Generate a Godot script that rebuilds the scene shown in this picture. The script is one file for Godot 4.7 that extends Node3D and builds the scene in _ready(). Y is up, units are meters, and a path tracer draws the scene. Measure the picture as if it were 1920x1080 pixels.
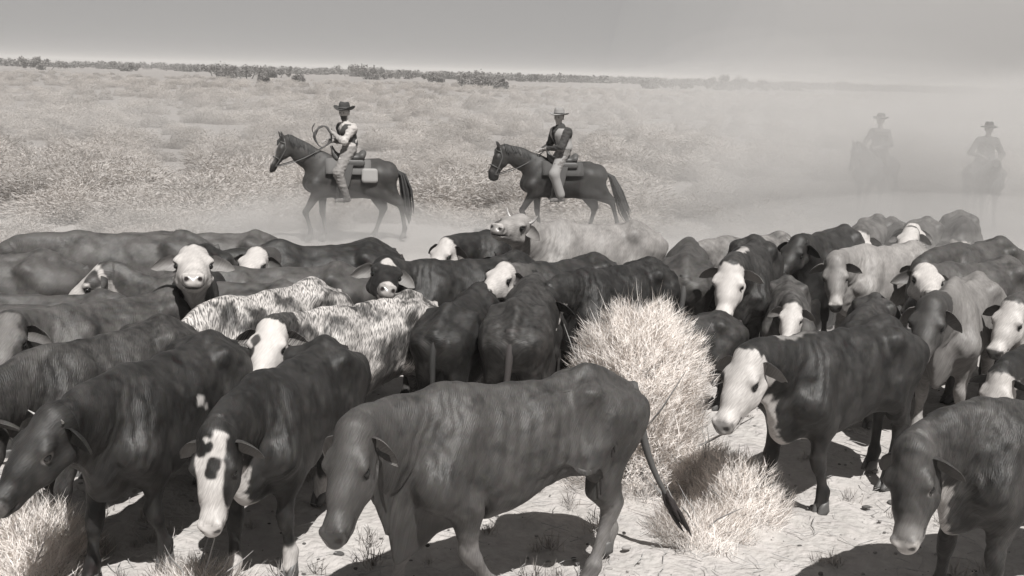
extends Node3D
# A dusty cattle drive: herd in front, four riders behind it, a scrub plain to the horizon.

const TINT := Color(1.0, 0.975, 0.957)
var mats := {}
var taken := {}
var noise := FastNoiseLite.new()
var fine := FastNoiseLite.new()
var rng := RandomNumberGenerator.new()
var cow_near := {}
var cow_far := {}
var horse := {}

func _ready() -> void:
	rng.seed = 4711
	var cam := Camera3D.new()
	cam.name = "camera"
	cam.fov = 30.2
	cam.position = Vector3(0, 3.2, 0)
	cam.rotation_degrees = Vector3(-11.39, 0, 1.7)
	cam.near = 0.1
	cam.far = 6000.0
	add_child(cam)
	cam.current = true
	var env := Environment.new()
	env.background_mode = Environment.BG_SKY
	var sky := Sky.new()
	var sm := ProceduralSkyMaterial.new()
	sm.sky_top_color = grey(0.11).linear_to_srgb()
	sm.sky_horizon_color = grey(0.262).linear_to_srgb()
	sm.sky_curve = 1.0
	sm.ground_horizon_color = grey(0.25).linear_to_srgb()
	sm.ground_bottom_color = grey(0.22).linear_to_srgb()
	sky.sky_material = sm
	env.sky = sky
	env.tonemap_mode = Environment.TONE_MAPPER_LINEAR
	env.tonemap_exposure = 1.45
	env.fog_enabled = true
	env.fog_density = 0.0007
	env.fog_light_color = grey(0.9).linear_to_srgb()
	env.volumetric_fog_enabled = true
	env.volumetric_fog_density = 0.0
	env.sdfgi_enabled = true
	env.ssao_enabled = true
	env.ssil_enabled = true
	var we := WorldEnvironment.new()
	we.name = "environment"
	we.environment = env
	add_child(we)
	var sun := DirectionalLight3D.new()
	sun.name = "sun"
	sun.light_energy = 1.6
	sun.light_color = Color(1.0, 0.99, 0.975)
	sun.light_angular_distance = 0.5
	sun.shadow_enabled = true
	add_child(sun)
	sun.look_at_from_position(Vector3.ZERO, Vector3(-0.20, -0.839, -0.505))

	noise.seed = 5
	noise.frequency = 1.0
	noise.fractal_octaves = 3
	fine.seed = 9
	fine.frequency = 1.0
	fine.fractal_octaves = 2
	make_materials()
	build_ground()
	build_herd()
	build_riders()
	build_plants()
	build_far()
	build_dust()

# ------------------------------------------------------------------ small helpers
func grey(v: float) -> Color:
	return Color(v * TINT.r, v * TINT.g, v * TINT.b)

func numbered(called: String) -> String:
	var n: int = taken.get(called, 0)
	taken[called] = n + 1
	return called if n == 0 else "%s_%03d" % [called, n]

func thing(called: String, label: String, category: String, group := "") -> Node3D:
	var o := Node3D.new()
	o.name = numbered(called)
	add_child(o)
	tag(o, label, category, group)
	return o

func tag(o: Node3D, label: String, category: String, group := "") -> void:
	if label:
		o.set_meta("label", label)
	if category:
		o.set_meta("category", category)
	if group:
		o.set_meta("group", group)

func mesh_node(called: String, m: Mesh, parent: Node, mat: Material = null) -> MeshInstance3D:
	var o := MeshInstance3D.new()
	o.name = called if parent != self else numbered(called)
	o.mesh = m
	if mat:
		o.material_override = null
		for s in m.get_surface_count():
			m.surface_set_material(s, mat)
	parent.add_child(o, true)
	return o

func sstep(a: float, b: float, x: float) -> float:
	return smoothstep(a, b, x)

# ------------------------------------------------------------------ materials
func noise_tex(freq: float, oct: int, lo: float, hi: float, sd: int, mid := 0.5, size := 512) -> NoiseTexture2D:
	var t := NoiseTexture2D.new()
	t.width = size
	t.height = size
	t.seamless = true
	t.normalize = true
	var n := FastNoiseLite.new()
	n.noise_type = FastNoiseLite.TYPE_SIMPLEX_SMOOTH
	n.frequency = freq
	n.fractal_octaves = oct
	n.seed = sd
	t.noise = n
	var g := Gradient.new()
	g.set_color(0, Color(lo, lo, lo).linear_to_srgb())
	g.set_color(1, Color(hi, hi, hi).linear_to_srgb())
	if mid != 0.5:
		g.set_offset(0, mid - 0.16)
		g.set_offset(1, mid + 0.16)
	t.color_ramp = g
	return t

func flat_tex(freq: float, oct: int, sd: int) -> NoiseTexture2D:
	var t := NoiseTexture2D.new()
	t.width = 512
	t.height = 512
	t.seamless = true
	var n := FastNoiseLite.new()
	n.frequency = freq
	n.fractal_octaves = oct
	n.seed = sd
	t.noise = n
	return t

func std(rough: float, alb: float, vc := false) -> StandardMaterial3D:
	var m := StandardMaterial3D.new()
	m.roughness = rough
	m.albedo_color = grey(alb).linear_to_srgb()
	m.vertex_color_use_as_albedo = vc
	return m

func make_materials() -> void:
	var hair := flat_tex(0.03, 3, 3)
	for kind in [["coat", 0.60, 1.0, 0.5, 0.16], ["rough_coat", 0.38, 1.0, 0.5, 0.24], ["brindle_coat", 0.20, 1.0, 0.44, 0.25], ["face_coat", 0.75, 1.0, 0.5, 0.15]]:
		var m := std(0.55, 1.0, true)
		m.metallic_specular = 0.42
		m.albedo_texture = noise_tex(0.028, 4, kind[1], kind[2], 21, kind[3])
		m.heightmap_enabled = true
		m.heightmap_texture = hair
		m.heightmap_scale = kind[4]
		m.uv1_scale = Vector3(6.4, 0.9, 1) if kind[0] == "brindle_coat" else Vector3(6.4, 1.0, 1)
		mats[kind[0]] = m
	mats.nose = std(0.28, 1.0, true)
	mats.eye = std(0.08, 0.012)
	mats.hoof = std(0.5, 0.07)
	mats.horn = std(0.4, 0.42)
	mats.hair_dark = std(0.7, 0.02)
	mats.hair = std(0.7, 1.0, true)
	mats.cloth = std(0.9, 1.0, true)
	mats.leather = std(0.55, 0.06)
	mats.felt_dark = std(0.9, 0.03)
	mats.felt_light = std(0.9, 0.2)
	mats.plant = std(0.85, 1.0, true)
	mats.plant.backlight_enabled = true
	mats.plant.backlight = Color(0.9, 0.88, 0.86)

# ------------------------------------------------------------------ signed-distance bodies
func axis(spans: Array) -> PackedFloat32Array:
	var a := PackedFloat32Array()
	for s in spans:
		var n := int(ceil((s[1] - s[0]) / s[2]))
		for i in n:
			a.append(s[0] + (s[1] - s[0]) * i / n)
	a.append(spans[-1][1])
	return a

# a primitive: [a, b, ra, rb, k, sz, cut]; sz squeezes it across z about its own a.z
func cap(list: Array, a: Vector3, b: Vector3, ra: float, rb: float, k := 0.05, sz := 1.0, cut := false) -> void:
	list.append([a, b, ra, rb, k, sz, cut])

func cap2(list: Array, a: Vector3, b: Vector3, ra: float, rb: float, k := 0.05, sz := 1.0, cut := false) -> void:
	list.append([a, b, ra, rb, k, sz, cut])
	list.append([Vector3(a.x, a.y, -a.z), Vector3(b.x, b.y, -b.z), ra, rb, k, sz, cut])

func first_at(a: PackedFloat32Array, v: float) -> int:
	return clampi(a.bsearch(v) - 1, 0, a.size() - 1)

func net(prims: Array, xs: PackedFloat32Array, ys: PackedFloat32Array, zs: PackedFloat32Array) -> Dictionary:
	var nx := xs.size()
	var ny := ys.size()
	var nz := zs.size()
	var nxy := nx * ny
	var f := PackedFloat32Array()
	f.resize(nxy * nz)
	f.fill(1.0)
	for p in prims:
		var a: Vector3 = p[0]
		var b: Vector3 = p[1]
		var ra: float = p[2]
		var dr: float = p[3] - ra
		var k: float = p[4]
		var sz: float = p[5]
		var cut: bool = p[6]
		var r := maxf(ra, p[3])
		var m := r + k + 0.02
		var mz := r * sz + k + 0.02
		if sz < 1.0:
			m = r + (k + 0.02) / sz
		var x0 := first_at(xs, minf(a.x, b.x) - m)
		var x1 := mini(first_at(xs, maxf(a.x, b.x) + m) + 1, nx - 1)
		var y0 := first_at(ys, minf(a.y, b.y) - m)
		var y1 := mini(first_at(ys, maxf(a.y, b.y) + m) + 1, ny - 1)
		var z0 := first_at(zs, minf(a.z, b.z) - mz)
		var z1 := mini(first_at(zs, maxf(a.z, b.z) + mz) + 1, nz - 1)
		var ba := b - a
		ba.z /= sz
		var bb := 1.0 / maxf(ba.length_squared(), 1e-9)
		var shrink := minf(1.0, sz)
		for iz in range(z0, z1 + 1):
			var qz := (zs[iz] - a.z) / sz
			for iy in range(y0, y1 + 1):
				var qy := ys[iy] - a.y
				var at := iz * nxy + iy * nx + x0
				for ix in range(x0, x1 + 1):
					var old := f[at]
					if cut or old > -0.09:
						var q := Vector3(xs[ix] - a.x, qy, qz)
						var t := clampf(q.dot(ba) * bb, 0.0, 1.0)
						var d := ((q - ba * t).length() - ra - dr * t) * shrink
						if cut:
							d = -d
							var h := k - absf(old - d)
							if h > 0.0:
								f[at] = maxf(old, d) + h * h * 0.25 / k
							elif d > old:
								f[at] = d
						else:
							var h := k - absf(old - d)
							if h > 0.0:
								f[at] = minf(old, d) - h * h * 0.25 / k
							elif d < old:
								f[at] = d
					at += 1
	# surface nets
	var verts := PackedVector3Array()
	var index := PackedInt32Array()
	var cell := PackedInt32Array()
	cell.resize(nxy * nz)
	cell.fill(-1)
	for iz in nz - 1:
		for iy in ny - 1:
			var at := iz * nxy + iy * nx
			for ix in nx - 1:
				var c := f[at]
				if c < 0.09 and c > -0.09:
					var c1 := f[at + 1]
					var c2 := f[at + nx]
					var c3 := f[at + nx + 1]
					var c4 := f[at + nxy]
					var c5 := f[at + nxy + 1]
					var c6 := f[at + nxy + nx]
					var c7 := f[at + nxy + nx + 1]
					var inside := int(c < 0) + int(c1 < 0) + int(c2 < 0) + int(c3 < 0) + int(c4 < 0) + int(c5 < 0) + int(c6 < 0) + int(c7 < 0)
					if inside > 0 and inside < 8:
						var s := Vector3.ZERO
						var n := 0
						if (c < 0) != (c1 < 0):
							s += Vector3(c / (c - c1), 0, 0); n += 1
						if (c2 < 0) != (c3 < 0):
							s += Vector3(c2 / (c2 - c3), 1, 0); n += 1
						if (c4 < 0) != (c5 < 0):
							s += Vector3(c4 / (c4 - c5), 0, 1); n += 1
						if (c6 < 0) != (c7 < 0):
							s += Vector3(c6 / (c6 - c7), 1, 1); n += 1
						if (c < 0) != (c2 < 0):
							s += Vector3(0, c / (c - c2), 0); n += 1
						if (c1 < 0) != (c3 < 0):
							s += Vector3(1, c1 / (c1 - c3), 0); n += 1
						if (c4 < 0) != (c6 < 0):
							s += Vector3(0, c4 / (c4 - c6), 1); n += 1
						if (c5 < 0) != (c7 < 0):
							s += Vector3(1, c5 / (c5 - c7), 1); n += 1
						if (c < 0) != (c4 < 0):
							s += Vector3(0, 0, c / (c - c4)); n += 1
						if (c1 < 0) != (c5 < 0):
							s += Vector3(1, 0, c1 / (c1 - c5)); n += 1
						if (c2 < 0) != (c6 < 0):
							s += Vector3(0, 1, c2 / (c2 - c6)); n += 1
						if (c3 < 0) != (c7 < 0):
							s += Vector3(1, 1, c3 / (c3 - c7)); n += 1
						s /= n
						cell[at] = verts.size()
						verts.append(Vector3(lerpf(xs[ix], xs[ix + 1], s.x), lerpf(ys[iy], ys[iy + 1], s.y), lerpf(zs[iz], zs[iz + 1], s.z)))
						if ix > 0 and iy > 0 and iz > 0:
							# edges leaving this cell's low corner
							if (c < 0) != (c1 < 0):
								quad(index, cell[at - nx - nxy], cell[at - nxy], cell[at], cell[at - nx], c < 0)
							if (c < 0) != (c2 < 0):
								quad(index, cell[at - 1 - nxy], cell[at - 1], cell[at], cell[at - nxy], c < 0)
							if (c < 0) != (c4 < 0):
								quad(index, cell[at - 1 - nx], cell[at - nx], cell[at], cell[at - 1], c < 0)
				at += 1
	return {"v": verts, "i": index}

func quad(index: PackedInt32Array, a: int, b: int, c: int, d: int, flip: bool) -> void:
	if a < 0 or b < 0 or c < 0 or d < 0:
		return
	if flip:
		index.append_array(PackedInt32Array([a, c, b, a, d, c]))
	else:
		index.append_array(PackedInt32Array([a, b, c, a, c, d]))

# clockwise triangles seen from outside: the normal is (c - a) x (b - a)
func normals_of(v: PackedVector3Array, idx: PackedInt32Array) -> PackedVector3Array:
	var n := PackedVector3Array()
	n.resize(v.size())
	for t in range(0, idx.size(), 3):
		var a := idx[t]
		var b := idx[t + 1]
		var c := idx[t + 2]
		var fn := (v[c] - v[a]).cross(v[b] - v[a])
		n[a] += fn
		n[b] += fn
		n[c] += fn
	for i in n.size():
		n[i] = n[i].normalized()
	return n

# rings of equal length joined into a skin; the ends are closed to their centres
func loft(rings: Array, close := true) -> Dictionary:
	var v := PackedVector3Array()
	var idx := PackedInt32Array()
	var n: int = rings[0].size()
	for r in rings:
		v.append_array(r)
	for k in rings.size() - 1:
		for i in n:
			var j := (i + 1) % n
			var a := k * n + i
			var b := k * n + j
			var c := (k + 1) * n + j
			var d := (k + 1) * n + i
			idx.append_array(PackedInt32Array([a, b, c, a, c, d]))
	if close:
		for e in [0, rings.size() - 1]:
			var mid := Vector3.ZERO
			for p in rings[e]:
				mid += p
			v.append(mid / n)
			var m := v.size() - 1
			for i in n:
				var j := (i + 1) % n
				if e == 0:
					idx.append_array(PackedInt32Array([m, j, i]))
				else:
					idx.append_array(PackedInt32Array([m, e * n + i, e * n + j]))
	# turn it right side out
	var vol := 0.0
	for t in range(0, idx.size(), 3):
		vol += v[idx[t]].dot(v[idx[t + 2]].cross(v[idx[t + 1]]))
	if vol < 0.0:
		idx.reverse()
	return {"v": v, "i": idx}

func ring(c: Vector3, u: Vector3, w: Vector3, ru: float, rw: float, n := 8) -> PackedVector3Array:
	var r := PackedVector3Array()
	for i in n:
		var a := TAU * i / n
		r.append(c + u * cos(a) * ru + w * sin(a) * rw)
	return r

func tube(path: Array, radii: Array, n := 8) -> Dictionary:
	var rings := []
	var up := Vector3(0.31, 0.2, 0.93).normalized()
	for i in path.size():
		var d: Vector3 = (path[mini(i + 1, path.size() - 1)] - path[maxi(i - 1, 0)]).normalized()
		var u := d.cross(up).normalized()
		var w := d.cross(u).normalized()
		up = w if absf(w.dot(d)) < 0.9 else up
		up = u.cross(d).normalized()
		rings.append(ring(path[i], u, w, radii[i], radii[i], n))
	return loft(rings)

func join(into: Dictionary, add: Dictionary) -> void:
	var base: int = into.v.size()
	into.v.append_array(add.v)
	var more: PackedInt32Array = add.i.duplicate()
	for k in more.size():
		more[k] += base
	into.i.append_array(more)

func ball(c: Vector3, r: Vector3, n := 10) -> Dictionary:
	var rings := []
	for k in range(1, n):
		var a := PI * k / n
		rings.append(ring(c + Vector3(0, cos(a) * r.y, 0), Vector3(1, 0, 0), Vector3(0, 0, 1), sin(a) * r.x, sin(a) * r.z, n + 2))
	return loft(rings)

func array_mesh(v: PackedVector3Array, idx: PackedInt32Array, col = null, uv = null, into: ArrayMesh = null, nor = null) -> ArrayMesh:
	var a := []
	a.resize(Mesh.ARRAY_MAX)
	a[Mesh.ARRAY_VERTEX] = v
	a[Mesh.ARRAY_INDEX] = idx
	a[Mesh.ARRAY_NORMAL] = normals_of(v, idx) if nor == null else nor
	if col != null:
		a[Mesh.ARRAY_COLOR] = col
	if uv != null:
		a[Mesh.ARRAY_TEX_UV] = uv
	var m := into if into else ArrayMesh.new()
	m.add_surface_from_arrays(Mesh.PRIMITIVE_TRIANGLES, a)
	return m

# ------------------------------------------------------------------ posing
# joints: [name, pivot, weight function]; a rest mesh gets sparse weights for each
func weigh(part: Dictionary, joints: Array) -> void:
	part.w = []
	for j in joints:
		var ids := PackedInt32Array()
		var ws := PackedFloat32Array()
		var fn: Callable = j[2]
		for i in part.v.size():
			var w: float = fn.call(part.v[i])
			if w > 0.002:
				ids.append(i)
				ws.append(w)
		part.w.append([ids, ws])

func posed(part: Dictionary, v0: PackedVector3Array, joints: Array, pose: Dictionary) -> PackedVector3Array:
	var v := v0.duplicate()
	for k in joints.size():
		var turn: Vector3 = pose.get(joints[k][0], Vector3.ZERO)
		var ang := turn.length()
		if ang < 0.001:
			continue
		var ax := turn / ang
		var pivot: Vector3 = joints[k][1]
		var ids: PackedInt32Array = part.w[k][0]
		var ws: PackedFloat32Array = part.w[k][1]
		for n in ids.size():
			var i := ids[n]
			v[i] = pivot + (v[i] - pivot).rotated(ax, ang * ws[n])
	return v

const RIDER1 := Vector2(-3.10, -19.9)
const RIDER2 := Vector2(0.92, -21.1)
const RIDER3 := Vector2(8.85, -26.3)
const RIDER4 := Vector2(11.0, -25.2)

# ------------------------------------------------------------------ the cow at rest: facing +X, 1.3 m at the withers
const POLL := Vector3(1.05, 1.235, 0)
const NOD := 0.436

func hd(x: float, y: float, z: float) -> Vector3:
	return POLL + Vector3(x * cos(NOD) + y * sin(NOD), y * cos(NOD) - x * sin(NOD), z)

func head_local(p: Vector3) -> Vector3:
	var d := p - POLL
	return Vector3(d.x * cos(NOD) - d.y * sin(NOD), d.x * sin(NOD) + d.y * cos(NOD), d.z)

func cow_prims() -> Array:
	var l := []
	# trunk
	cap(l, Vector3(0.42, 0.92, 0), Vector3(-0.22, 0.90, 0), 0.315, 0.325, 0.08, 0.76)
	cap(l, Vector3(0.26, 0.77, 0), Vector3(-0.34, 0.83, 0), 0.25, 0.235, 0.10, 0.95)
	cap(l, Vector3(-0.15, 1.02, 0), Vector3(-0.62, 1.06, 0), 0.205, 0.175, 0.10, 1.0)
	cap(l, Vector3(-0.55, 1.02, 0), Vector3(-0.80, 0.98, 0), 0.215, 0.16, 0.08, 1.08)
	cap(l, Vector3(0.44, 1.16, 0), Vector3(0.05, 1.19, 0), 0.125, 0.075, 0.08, 0.62)
	cap(l, Vector3(0.05, 1.205, 0), Vector3(-0.62, 1.245, 0), 0.045, 0.042, 0.06, 0.8)
	cap2(l, Vector3(-0.47, 1.165, 0.185), Vector3(-0.78, 1.07, 0.145), 0.062, 0.06, 0.10)
	cap2(l, Vector3(-0.46, 1.17, 0.19), Vector3(-0.56, 1.25, 0.03), 0.042, 0.045, 0.08)
	cap2(l, Vector3(-0.90, 1.035, 0.10), Vector3(-0.82, 1.04, 0.13), 0.05, 0.075, 0.08)
	cap(l, Vector3(-0.68, 1.21, 0), Vector3(-0.90, 1.11, 0), 0.055, 0.04, 0.07)
	# chest, brisket, shoulders
	cap(l, Vector3(0.50, 0.90, 0), Vector3(0.64, 0.82, 0), 0.25, 0.17, 0.10, 0.78)
	cap(l, Vector3(0.56, 0.71, 0), Vector3(0.66, 0.67, 0), 0.13, 0.105, 0.10, 0.66)
	cap2(l, Vector3(0.40, 1.12, 0.12), Vector3(0.60, 0.86, 0.185), 0.085, 0.105, 0.09)
	cap2(l, Vector3(0.40, 1.20, 0.085), Vector3(0.52, 0.96, 0.205), 0.028, 0.026, 0.05)
	cap2(l, Vector3(0.66, 0.88, 0.16), Vector3(0.64, 0.85, 0.18), 0.075, 0.075, 0.05)
	cap2(l, Vector3(0.60, 0.86, 0.17), Vector3(0.46, 0.70, 0.165), 0.115, 0.095, 0.08)
	cap2(l, Vector3(0.47, 0.72, 0.16), Vector3(0.51, 0.45, 0.14), 0.088, 0.049, 0.06)
	cap2(l, Vector3(0.515, 0.41, 0.14), Vector3(0.515, 0.36, 0.14), 0.052, 0.044, 0.04)
	cap2(l, Vector3(0.51, 0.38, 0.14), Vector3(0.51, 0.15, 0.14), 0.037, 0.033, 0.04)
	cap2(l, Vector3(0.505, 0.14, 0.14), Vector3(0.545, 0.055, 0.14), 0.047, 0.047, 0.04)
	# hind legs
	cap2(l, Vector3(-0.60, 1.00, 0.15), Vector3(-0.45, 0.74, 0.185), 0.155, 0.115, 0.09)
	cap2(l, Vector3(-0.76, 0.98, 0.12), Vector3(-0.68, 0.70, 0.14), 0.135, 0.09, 0.08)
	cap2(l, Vector3(-0.47, 0.74, 0.18), Vector3(-0.76, 0.52, 0.14), 0.105, 0.050, 0.08)
	cap2(l, Vector3(-0.72, 0.72, 0.14), Vector3(-0.825, 0.545, 0.135), 0.06, 0.032, 0.06)
	cap2(l, Vector3(-0.79, 0.52, 0.135), Vector3(-0.785, 0.46, 0.135), 0.056, 0.048, 0.04)
	cap2(l, Vector3(-0.785, 0.47, 0.135), Vector3(-0.75, 0.15, 0.135), 0.041, 0.034, 0.04)
	cap2(l, Vector3(-0.75, 0.14, 0.135), Vector3(-0.71, 0.055, 0.135), 0.048, 0.047, 0.04)
	# udder / belly fold
	cap(l, Vector3(-0.42, 0.70, 0), Vector3(-0.55, 0.72, 0), 0.10, 0.09, 0.08)
	# neck and dewlap
	cap(l, Vector3(0.48, 1.02, 0), Vector3(0.80, 1.12, 0), 0.235, 0.16, 0.10, 0.66)
	cap(l, Vector3(0.80, 1.12, 0), Vector3(1.04, 1.19, 0), 0.155, 0.115, 0.07, 0.70)
	cap(l, Vector3(0.50, 1.15, 0), Vector3(1.00, 1.26, 0), 0.11, 0.07, 0.08, 0.7)
	cap(l, Vector3(0.66, 0.78, 0), Vector3(0.98, 1.02, 0), 0.09, 0.05, 0.07, 0.42)
	# head
	cap(l, hd(0.02, 0.0, 0), hd(0.16, -0.02, 0), 0.098, 0.098, 0.05, 0.96)
	cap(l, hd(0.0, 0.055, 0), hd(0.05, 0.05, 0), 0.055, 0.05, 0.05, 1.15)
	cap2(l, hd(0.160, 0.034, 0.088), hd(0.125, 0.036, 0.075), 0.034, 0.036, 0.03)
	cap(l, hd(0.13, 0.012, 0), hd(0.27, -0.005, 0), 0.073, 0.066, 0.045, 1.12)
	cap(l, hd(0.26, -0.010, 0), hd(0.41, -0.025, 0), 0.066, 0.056, 0.045, 0.92)
	cap2(l, hd(0.10, -0.12, 0.055), hd(0.22, -0.105, 0.048), 0.058, 0.045, 0.05)
	cap2(l, hd(0.22, -0.105, 0.045), hd(0.40, -0.085, 0.022), 0.042, 0.03, 0.05)
	cap2(l, hd(0.22, -0.045, 0.06), hd(0.33, -0.04, 0.045), 0.026, 0.022, 0.045)
	cap(l, hd(0.42, -0.028, 0), hd(0.465, -0.035, 0), 0.054, 0.048, 0.04, 1.10)
	cap(l, hd(0.40, -0.088, 0), hd(0.455, -0.085, 0), 0.032, 0.027, 0.025, 1.35)
	cap2(l, hd(0.468, -0.002, 0.036), hd(0.45, 0.01, 0.045), 0.022, 0.02, 0.02)
	# eye hollows, nostrils, mouth
	cap2(l, hd(0.178, 0.000, 0.128), hd(0.190, -0.004, 0.124), 0.026, 0.024, 0.02, 1.0, true)
	cap2(l, hd(0.505, -0.008, 0.034), hd(0.487, 0.006, 0.052), 0.015, 0.012, 0.012, 1.0, true)
	cap2(l, hd(0.50, -0.068, 0.0), hd(0.38, -0.066, 0.085), 0.006, 0.006, 0.012, 1.0, true)
	for p in l:
		p[0].x = shorter(p[0].x)
		p[1].x = shorter(p[1].x)
	return l

func shorter(x: float) -> float:
	return x + 0.10 * clampf((0.2 - x) / 0.6, 0.0, 1.0)

func ear_shape(sgn: float) -> Dictionary:
	var rings := []
	var n := 9
	var base := hd(0.035, -0.005, 0.075)
	var out := (Vector3(-0.10, -0.22, 1.0)).normalized()
	var wide := hd(-0.25, 0.97, 0) - POLL
	wide = (wide - out * wide.dot(out)).normalized()
	var front := out.cross(wide).normalized()
	if front.dot(hd(1.0, 0.2, 0) - POLL) < 0:
		front = -front
	for k in n + 1:
		var t := float(k) / n
		var w := 0.058 * pow(sin(PI * clampf(0.10 + 0.89 * pow(t, 0.9), 0, 1)), 0.9) * (1.0 + 0.12 * sin(t * 9.0)) + 0.001
		var cup := 0.026 * sin(PI * minf(0.30 + t * 0.70, 1.0)) + 0.003
		var c := base + out * (0.170 * t) - Vector3(-0.02 * t * t, 0.045 * t * t, 0)
		var r := PackedVector3Array()
		for s in 14:
			var outer := s < 7
			var a := -1.0 + 2.0 * (s % 7) / 6.0
			if not outer:
				a = -a
			var lift := (1.0 - a * a) * cup
			var p := c + wide * (w * a) - front * (lift + (0.006 if outer else -0.004) * (1.0 - absf(a) * 0.6))
			r.append(Vector3(p.x, p.y, p.z * sgn))
		rings.append(r)
	return loft(rings)

func hoof_shape(c: Vector3, _fore: bool) -> Dictionary:
	var all := {"v": PackedVector3Array(), "i": PackedInt32Array()}
	for s in [-1.0, 1.0]:
		var rings := []
		for lv in [[0.085, -0.012, 0.036, 0.021], [0.06, 0.006, 0.046, 0.024], [0.03, 0.018, 0.054, 0.027], [0.004, 0.026, 0.060, 0.029]]:
			rings.append(ring(Vector3(c.x + lv[1], lv[0], c.z + s * 0.026), Vector3(1, 0, 0.10 * -s), Vector3(0, 0, 1), lv[2], lv[3], 10))
		join(all, loft(rings))
	return all

func horn_shape(sgn: float, size: float) -> Dictionary:
	var path := []
	var rad := []
	for k in 8:
		var t := k / 7.0
		var p := hd(0.01 - 0.02 * t + 0.03 * t * t, 0.045 + (0.02 * t + 0.13 * t * t) * size, (0.07 + (0.17 * t - 0.05 * t * t) * size))
		path.append(Vector3(p.x, p.y, p.z * sgn))
		rad.append(lerpf(0.026, 0.006, t))
	return tube(path, rad, 8)

func spine_pos(p: Vector3) -> float:
	return (p.x - 0.5) * 0.93 + (p.y - 1.0) * 0.37

func cow_joints() -> Array:
	var j := []
	for sg in [1.0, -1.0]:
		j.append(["ear_r" if sg > 0 else "ear_l", hd(0.035, -0.005, 0.09 * sg), func(p: Vector3) -> float:
			return sstep(0.107, 0.147, p.z * sg) if p.x > 0.93 and p.x < 1.17 and p.y > 1.0 else 0.0])
	j.append(["head", Vector3(1.03, 1.20, 0), func(p: Vector3) -> float: return sstep(0.46, 0.62, spine_pos(p))])
	j.append(["neck3", Vector3(0.92, 1.16, 0), func(p: Vector3) -> float: return sstep(0.30, 0.54, spine_pos(p))])
	j.append(["neck2", Vector3(0.76, 1.10, 0), func(p: Vector3) -> float: return sstep(0.15, 0.42, spine_pos(p))])
	j.append(["neck1", Vector3(0.58, 1.05, 0), func(p: Vector3) -> float: return sstep(0.02, 0.30, spine_pos(p))])
	for fore in [true, false]:
		for sg in [1.0, -1.0]:
			var nm: String = ("fore" if fore else "hind") + ("_r" if sg > 0 else "_l")
			var side := func(p: Vector3) -> bool: return p.z * sg > 0.0 and ((p.x > 0.28 and p.x < 0.8) if fore else p.x < -0.26)
			j.append([nm + "_foot", Vector3(0.51 if fore else -0.65, 0.14, 0.14 * sg), func(p: Vector3) -> float: return sstep(0.175, 0.115, p.y) if side.call(p) else 0.0])
			j.append([nm + "_knee", Vector3(0.51 if fore else -0.685, 0.40 if fore else 0.50, 0.14 * sg), func(p: Vector3) -> float: return (sstep(0.45, 0.35, p.y) if fore else sstep(0.56, 0.44, p.y)) if side.call(p) else 0.0])
			j.append([nm, Vector3(0.54 if fore else -0.52, 0.90 if fore else 1.0, 0.14 * sg), func(p: Vector3) -> float:
				if not side.call(p):
					return 0.0
				if fore:
					return sstep(0.92, 0.58, p.y) * sstep(0.28, 0.40, p.x) * (1.0 - sstep(0.66, 0.80, p.x) * sstep(0.5, 0.7, p.y)) * sstep(0.0, 0.10, p.z * sg)
				return sstep(1.06, 0.60, p.y) * sstep(-0.26, -0.42, p.x) * sstep(0.0, 0.09, p.z * sg)])
	return j

func cow_template(near: bool) -> Dictionary:
	var xs: PackedFloat32Array
	var ys: PackedFloat32Array
	var zs: PackedFloat32Array
	if near:
		xs = axis([[-1.02, 0.95, 0.017], [0.95, 1.58, 0.0075]])
		ys = axis([[0.0, 0.90, 0.017], [0.90, 1.40, 0.0085]])
		zs = axis([[-0.40, -0.15, 0.016], [-0.15, 0.15, 0.0085], [0.15, 0.40, 0.016]])
	else:
		xs = axis([[-1.02, 0.95, 0.032], [0.95, 1.58, 0.015]])
		ys = axis([[0.0, 0.90, 0.034], [0.90, 1.40, 0.018]])
		zs = axis([[-0.40, -0.15, 0.030], [-0.15, 0.15, 0.0165], [0.15, 0.40, 0.03]])
	var body := net(cow_prims(), xs, ys, zs)
	right_out(body)
	body.first_ear = body.v.size()
	join(body, ear_shape(1.0))
	join(body, ear_shape(-1.0))
	var t := {"body": body, "parts": [], "joints": cow_joints()}
	for sg in [1.0, -1.0]:
		var e := ball(hd(0.176, 0.002, 0.099 * sg), Vector3(0.022, 0.020, 0.017), 10)
		t.parts.append(["eye", e, "eye"])
	for sg in [1.0, -1.0]:
		t.parts.append(["hoof", hoof_shape(Vector3(0.545, 0, 0.14 * sg), true), "hoof"])
		t.parts.append(["hoof", hoof_shape(Vector3(-0.61, 0, 0.135 * sg), false), "hoof"])
	for sg in [1.0, -1.0]:
		t.parts.append(["horn", horn_shape(sg, 1.0), "horn"])
	broad_head(body)
	for p in t.parts:
		broad_head(p[1])
	weigh(body, t.joints)
	for p in t.parts:
		weigh(p[1], t.joints)
	finish_template(t)
	return t

func broad_head(part: Dictionary) -> void:
	var v: PackedVector3Array = part.v
	for i in v.size():
		v[i].z *= 1.0 + 0.13 * sstep(0.40, 0.56, spine_pos(v[i]))
	part.v = v

func right_out(part: Dictionary) -> void:
	var vol := 0.0
	var v: PackedVector3Array = part.v
	var idx: PackedInt32Array = part.i
	for t in range(0, idx.size(), 3):
		vol += v[idx[t]].dot(v[idx[t + 2]].cross(v[idx[t + 1]]))
	if vol < 0.0:
		idx.reverse()
		part.i = idx

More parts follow.
